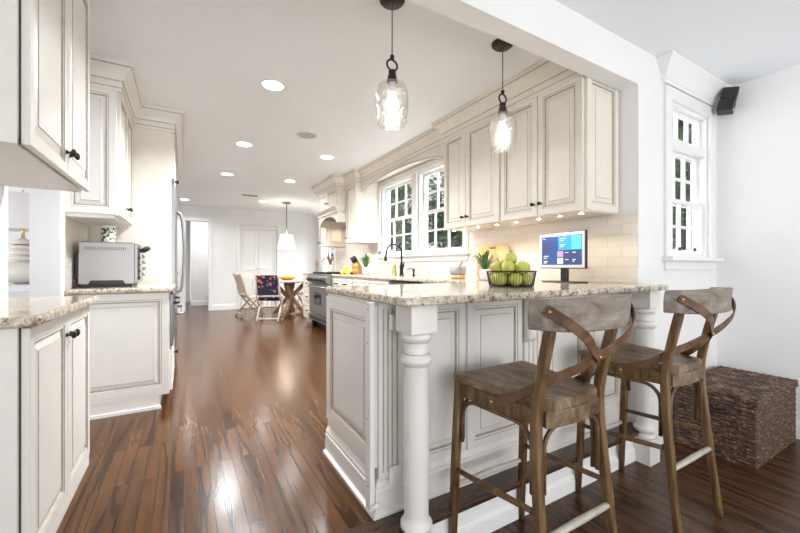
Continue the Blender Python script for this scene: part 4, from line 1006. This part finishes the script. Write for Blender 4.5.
# cutting board leaning on the tiles
t = thing('cutting_board', 'round-cornered maple cutting board leaning on the backsplash behind the plant', 'cutting board', (2.53, 2.59, CT+.001), -PI/2)
t.rotation_euler = (0, 0, -PI/2)
poly = []
for cx, cz, a0 in ((.155, .055, -PI/2), (.155, .275, 0), (-.155, .275, PI/2), (-.155, .055, PI)):
    for k in range(7): a = a0+PI/2*k/6; poly.append((cx+.05*math.cos(a), cz+.05*math.sin(a)))
poly = [(x, z-.005) for x, z in poly]
o = MB().prism(poly, -.011, .011, axis='y').obj('board', 'board', t, bevel=.003); o.rotation_euler = (-.10, 0, 0)
o = MB().box((-.04, -.013, .285), (.04, .013, .298)).obj('hand_slot', 'stem', t); o.rotation_euler = (-.10, 0, 0)
t = thing('serving_board', 'smaller wooden paddle board standing in front of the cutting board', 'cutting board', (2.44, 2.60, CT+.001), -PI/2)
poly = [(-.06, 0), (.06, 0), (.07, .02), (.07, .16), (.05, .19), (.022, .20), (.02, .26), (-.02, .26), (-.022, .20), (-.05, .19), (-.07, .16), (-.07, .02)]
o = MB().prism(poly, -.008, .008, axis='y').obj('board', 'table_wood', t, bevel=.003); o.rotation_euler = (-.12, 0, 0)

t = thing('mortar', 'square grey marble mortar on wooden base with a pestle', 'mortar', (2.28, 2.78, CT))
MB().lathe([(.066, 0), (.070, .003), (.070, .035)], seg=28).obj('wooden_base', 'board', t)
MB().lathe([(.070, .035), (.076, .045), (.078, .115), (.070, .117), (.060, .07), (.02, .05)], seg=28).obj('bowl', 'stone', t)
MB().tube([(0.0, .01, .075), (-.02, -.06, .13), (-.028, -.10, .155)], [.014, .010, .012], 12).obj('pestle', 'stone', t)

# faucet
t = thing('kitchen_faucet', 'tall black gooseneck kitchen faucet behind the sink', 'faucet', (2.43, 4.10, CT))
MB().lathe([(.030, 0), (.030, .012), (.024, .02), (.022, .07), (.026, .09), (.026, .12), (.018, .15), (.014, .17)], seg=20).obj('body', 'black_metal', t)
pts = [(0, 0, .16)]+[(-.10+.10*math.cos(a), 0.02*(1-math.cos(a)), .30+.10*math.sin(a)) for a in [PI*k/14 for k in range(14)]]+[(-.205, .04, .27), (-.21, .041, .24)]
MB().tube(pts, .012, 12).obj('gooseneck', 'black_metal', t); MB().lathe([(.015, -.045), (.018, -.04), (.018, .0), (.013, .02)], c=(-.213, .041, .23), seg=14).obj('spray_head', 'black_metal', t)
MB().tube([(0, -.02, .10), (0, -.05, .105), (.0, -.062, .17)], [.010, .009, .006], 10).obj('lever', 'black_metal', t)
t = thing('soap_dispenser', 'short black soap dispenser beside the faucet', 'soap dispenser', (2.45, 3.84, CT))
MB().lathe([(.020, 0), (.020, .01), (.012, .014), (.012, .06), (.016, .065), (.016, .085), (.010, .09)], seg=16).obj('body', 'black_metal', t); MB().tube([(0, 0, .083), (-.03, .05, .088), (-.045, .085, .075)], .006, 8).obj('spout', 'black_metal', t)
t = thing('soap_bottle', 'clear bottle of yellow dish soap behind the sink', 'bottle', (2.50, 4.42, CT))
MB().lathe([(.026, 0), (.030, .006), (.030, .10), (.02, .13), (.012, .14)], seg=18).obj('bottle', 'soap', t); MB().lathe([(.013, .14), (.013, .155), (.004, .158), (.004, .18)], seg=12).obj('pump', 'rubber', t)
t = thing('photo_card', 'small blue and white card on the window sill', 'card', (2.555, 4.96, 1.211), math.radians(-70))
MB().box((-.04, -.002, 0), (.04, .002, .085)).obj('card', 'rubber', t); MB().box((-.03, -.0028, .02), (.03, -.002, .07)).obj('picture', em('card_blue', (.10, .25, .60), 0), t)

# lemons, oranges, knife block, utensils near the range
lm = None; k = 0
for (x, y, z, w_) in ((2.06, 5.03, 0, 'nearest the sink in the heap by the range'), (2.11, 5.11, 0, 'at the back of the heap by the range'), (2.02, 5.11, 0, 'at the left front of the heap by the range'), (2.07, 5.085, .050, 'topmost of the heap by the range')):
    lb = 'yellow lemon '+w_
    if lm is None:
        lm = thing('lemon', lb, 'lemon', (x, y, CT+z), 0, 'lemons heaped by the range'); MB().sphere((0, 0, .034), .034, (1.2, 1, 1)).obj('rind', 'lemon', lm); MB().sphere((.040, 0, .031), .008, seg=8).obj('tip', 'lemon', lm)
    else: dup(lm, (x, y, CT+z), k, lb)
    k += 1.1
og = None
for (x, y, z, w_) in ((2.22, 5.08, 0, 'beside the round white pot'), (2.24, 5.17, 0, 'at the back beside the knife block'), (2.23, 5.125, .073, 'stacked on two others')):
    lb = 'orange '+w_
    if og is None:
        og = thing('orange', lb, 'orange', (x, y, CT+z), 0, 'oranges beside the white pot'); MB().sphere((0, 0, .043), .044, (1, 1, .97)).obj('rind', 'orange', og); MB().lathe([(.004, .085), (.003, .088)], seg=6).obj('stem_end', 'stem', og)
    else: dup(og, (x, y, CT+z), 0, lb)
t = thing('knife_block', 'wooden knife block with black handled knives by the range', 'knife block', (2.33, 5.28, CT))
MB().prism([(-.05, 0), (.06, 0), (.06, .10), (-.0, .20), (-.08, .15)], -.05, .05, axis='y').obj('block', 'table_wood', t, bevel=.004)
mb = MB()
for i in range(3):
    for j in range(3): b0 = Vector((-.055+i*.026, -.03+j*.03, .165+i*.014)); mb.tube([b0, b0+Vector((-.055, 0, .085))], .009, 8)
mb.obj('knife_handles', 'black', t)
t = thing('utensil_crock', 'white crock of wooden utensils behind the range', 'crock', (2.40, 6.67, CT))
MB().lathe([(.05, 0), (.055, .01), (.055, .14), (.058, .15)], seg=24).obj('crock', 'ceramic', t)
for i, (dx, dy) in enumerate(((-.05, .02), (.0, -.05), (.04, .03), (-.02, .05))):
    mb = MB(); mb.tube([(dx*.3, dy*.3, .10), (dx, dy, .25)], .006, 8); mb.sphere((dx*1.15, dy*1.15, .28), .026, (1, .4, 1.4), seg=10); mb.obj('spoon', 'table_wood', t)
t = thing('pepper_mill', 'turned wooden pepper mill beside the utensil crock', 'pepper mill', (2.15, 6.72, CT))
MB().lathe([(.03, 0), (.03, .02), (.02, .05), (.018, .12), (.026, .15), (.026, .17), (.018, .18), (.026, .20), (.022, .225), (.005, .235)], seg=18).obj('mill', 'table_wood', t)
# outlets and switch
for nm, lb, loc, rz in (('light_switch', 'white light switch plate on the far wall right of the closet', (2.42, YF-.001, 1.15), 0),):
    t = thing(nm, lb, 'switch', loc, rz); MB().box((-.04, -.006, -.06), (.04, 0, .06)).obj('plate', 'ceramic', t, bevel=.002); MB().box((-.01, -.011, -.02), (.01, -.006, .02)).obj('toggle', 'ceramic', t, bevel=.001)

# ------------------------------------------------------------------ dining nook furniture
TX, TY = 1.98, 8.10
t = thing('dining_table', 'round wooden dining table on crossed sawbuck pedestal in the nook', 'table', (TX, TY, 0))
MB().lathe([(.50, .715), (.53, .722), (.535, .745), (.52, .755), (.001, .755)], seg=48).obj('tabletop', 'pale_wood', t)
for k in range(4):
    a = PI/4+PI/2*k+.3; c_, s_ = math.cos(a), math.sin(a)
    mb = MB(); mb.tube([(c_*.33, s_*.33, .03), (c_*.05, s_*.05, .37), (-c_*.02, -s_*.02, .42)], .045, 10, square=True); mb.tube([(-c_*.02, -s_*.02, .33), (c_*.05, s_*.05, .40), (c_*.33, s_*.33, .70)], .045, 10, square=True); mb.obj('crossed_leg', 'table_wood', t)
MB().lathe([(.07, .02), (.07, .71)], seg=10).obj('central_column', 'table_wood', t); MB().box((-.36, -.04, 0), (.36, .04, .05)).box((-.04, -.36, 0), (.04, .36, .05)).obj('foot_beam', 'table_wood', t, bevel=.005)
t = thing('fruit_bowl', 'tan wooden bowl of orange fruit on the dining table', 'bowl', (TX-.08, TY-.12, .756))
MB().lathe([(.07, 0), (.10, .006), (.17, .055), (.175, .07), (.168, .07), (.10, .018), (.001, .012)], seg=32).obj('bowl', 'orange', t)
q = None
for i, (x, y, z, w_) in enumerate(((-.07, -.03, .035, 'left'), (.02, -.05, .03, 'front'), (.08, .02, .035, 'right'), (.0, .04, .045, 'back'))):
    lb = 'small yellow squash lying in the bowl on the dining table, '+w_+'most of four'
    lb = lb.replace('frontmost', 'nearest').replace('backmost', 'farthest')
    if q is None:
        q = thing('squash', lb, 'squash', (TX-.08+x, TY-.12+y, .756+z), 0, 'squashes in the dining table bowl'); MB().sphere((0, 0, .035), .035, (1.3, 1, 1)).obj('rind', 'lemon', q); MB().tube([(0, 0, .066), (.005, 0, .09)], .005, 6).obj('stalk', 'stem', q)
    else: dup(q, (TX-.08+x, TY-.12+y, .756+z), i*.9, lb)
def folding_chair(label, loc, rz, wood_, cloth, name='folding_chair'):
    t = thing(name, label, 'chair', loc, rz); t.scale = (.95, .95, .92)
    for s in (-1, 1):
        MB().tube([(s*.21, -.26, 0), (s*.21, .0, .30), (s*.21, .20, .50)], .018, 8, square=True).obj('leg', wood_, t)
        MB().tube(spline([(s*.23, .27, 0), (s*.23, .02, .28), (s*.23, -.16, .52), (s*.22, -.22, .78), (s*.21, -.30, .98)], 4), .018, 8, square=True).obj('back_post', wood_, t)
    for (y_, z_) in ((-.23, .06), (.24, .06), (.20, .46)): MB().box((-.22, y_-.012, z_-.015), (.22, y_+.012, z_+.015)).obj('crossbar', wood_, t)
    mb = MB(); pts = spline([(0, .21, .47), (0, .05, .42), (0, -.10, .43), (0, -.17, .50)], 5); mb.ribbon(pts, [(0, .3, 1)]*len(pts), .40, .02); mb.obj('seat_sling', cloth, t)
    mb = MB(); pts = spline([(0, -.185, .54), (0, -.225, .75), (0, -.295, .96)], 5); mb.ribbon(pts, [(0, 1, .2)]*len(pts), .41, .025); mb.obj('back_sling', cloth, t)
    return t
folding_chair('folding chair with dark floral back cloth and whitewashed crossed legs', (1.47, 7.55, 0), math.radians(-25), 'pale_wood', 'floral_cloth')
folding_chair('tan wooden folding chair with pale sling, behind the floral chair', (1.22, 8.42, 0), math.radians(-80), 'tan_wood', 'pale_wood')
folding_chair('pale chair on the far side of the dining table by the wall', (2.55, 8.75, 0), math.radians(130), 'pale_wood', 'ceramic')
# white safety gate before the closet
t = thing('safety_gate', 'low white barred safety gate in front of the closet doors', 'gate', (D2[0]+.01, YF-.04, 0))
Wg = .86
mb = MB(); mb.box((0, -.012, .02), (Wg, .012, .05)); mb.box((0, -.012, .72), (Wg, .012, .75)); mb.obj('rails', 'rubber', t)
for i in range(9): MB().tube([(.02+i*(Wg-.04)/8, 0, .05), (.02+i*(Wg-.04)/8, 0, .72)], .009, 8).obj('bar', 'rubber', t)

# ------------------------------------------------------------------ outdoors
o = MB().box((2.76, -12, -.7), (40, 30, -.6)).obj('ground', 'grass'); struct(o)
def tree(label, x, y, hgt, rad, seed, n=4200, z0=-.6):
    rnd = random.Random(seed); t = thing('tree', label, 'tree', (x, y, z0), 0, 'trees outside the kitchen windows')
    MB().tube([(0, 0, 0), (.1, .05, hgt*.4), (0, 0, hgt*.85)], [.16, .11, .03], 10).obj('trunk', 'bark', t)
    mb = MB(); cl = [(rnd.gauss(0, rad*.45), rnd.gauss(0, rad*.45), rnd.uniform(.12, 1)*hgt, rad*rnd.uniform(.35, .6)) for _ in range(26)]
    for _ in range(n):
        cx, cy, cz, r = rnd.choice(cl); d = Vector((rnd.gauss(0, 1), rnd.gauss(0, 1), rnd.gauss(0, 1))).normalized()*r*rnd.uniform(.5, 1); p = Vector((cx, cy, cz))+d
        a = Vector((rnd.gauss(0, 1), rnd.gauss(0, 1), rnd.gauss(0, 1))).normalized(); b = a.orthogonal().normalized(); s_ = rnd.uniform(.08, .17)
        q = [mb.bm.verts.new(p+a*s_), mb.bm.verts.new(p+b*s_*.5), mb.bm.verts.new(p-a*s_), mb.bm.verts.new(p-b*s_*.5)]; mb.bm.faces.new(q)
    mb.obj('foliage', 'tree_leaf', t, fix=False); return t
tree('dense green tree filling the left sink window', 8.0, 16.0, 5.6, 1.9, 1, 9000)
tree('dense green tree behind the right sink window', 8.9, 10.2, 5.2, 1.9, 2, 9000)
tree('low green shrub tree outside the lower right sink window', 4.7, 6.3, 1.9, .6, 3, 2000)
tree('tall green tree seen through the corner window', 9.6, 3.9, 6.2, 1.9, 4, 9000)
tree('green tree outside the dining nook window', 6.2, 20.5, 4.5, 1.6, 5, 2600)
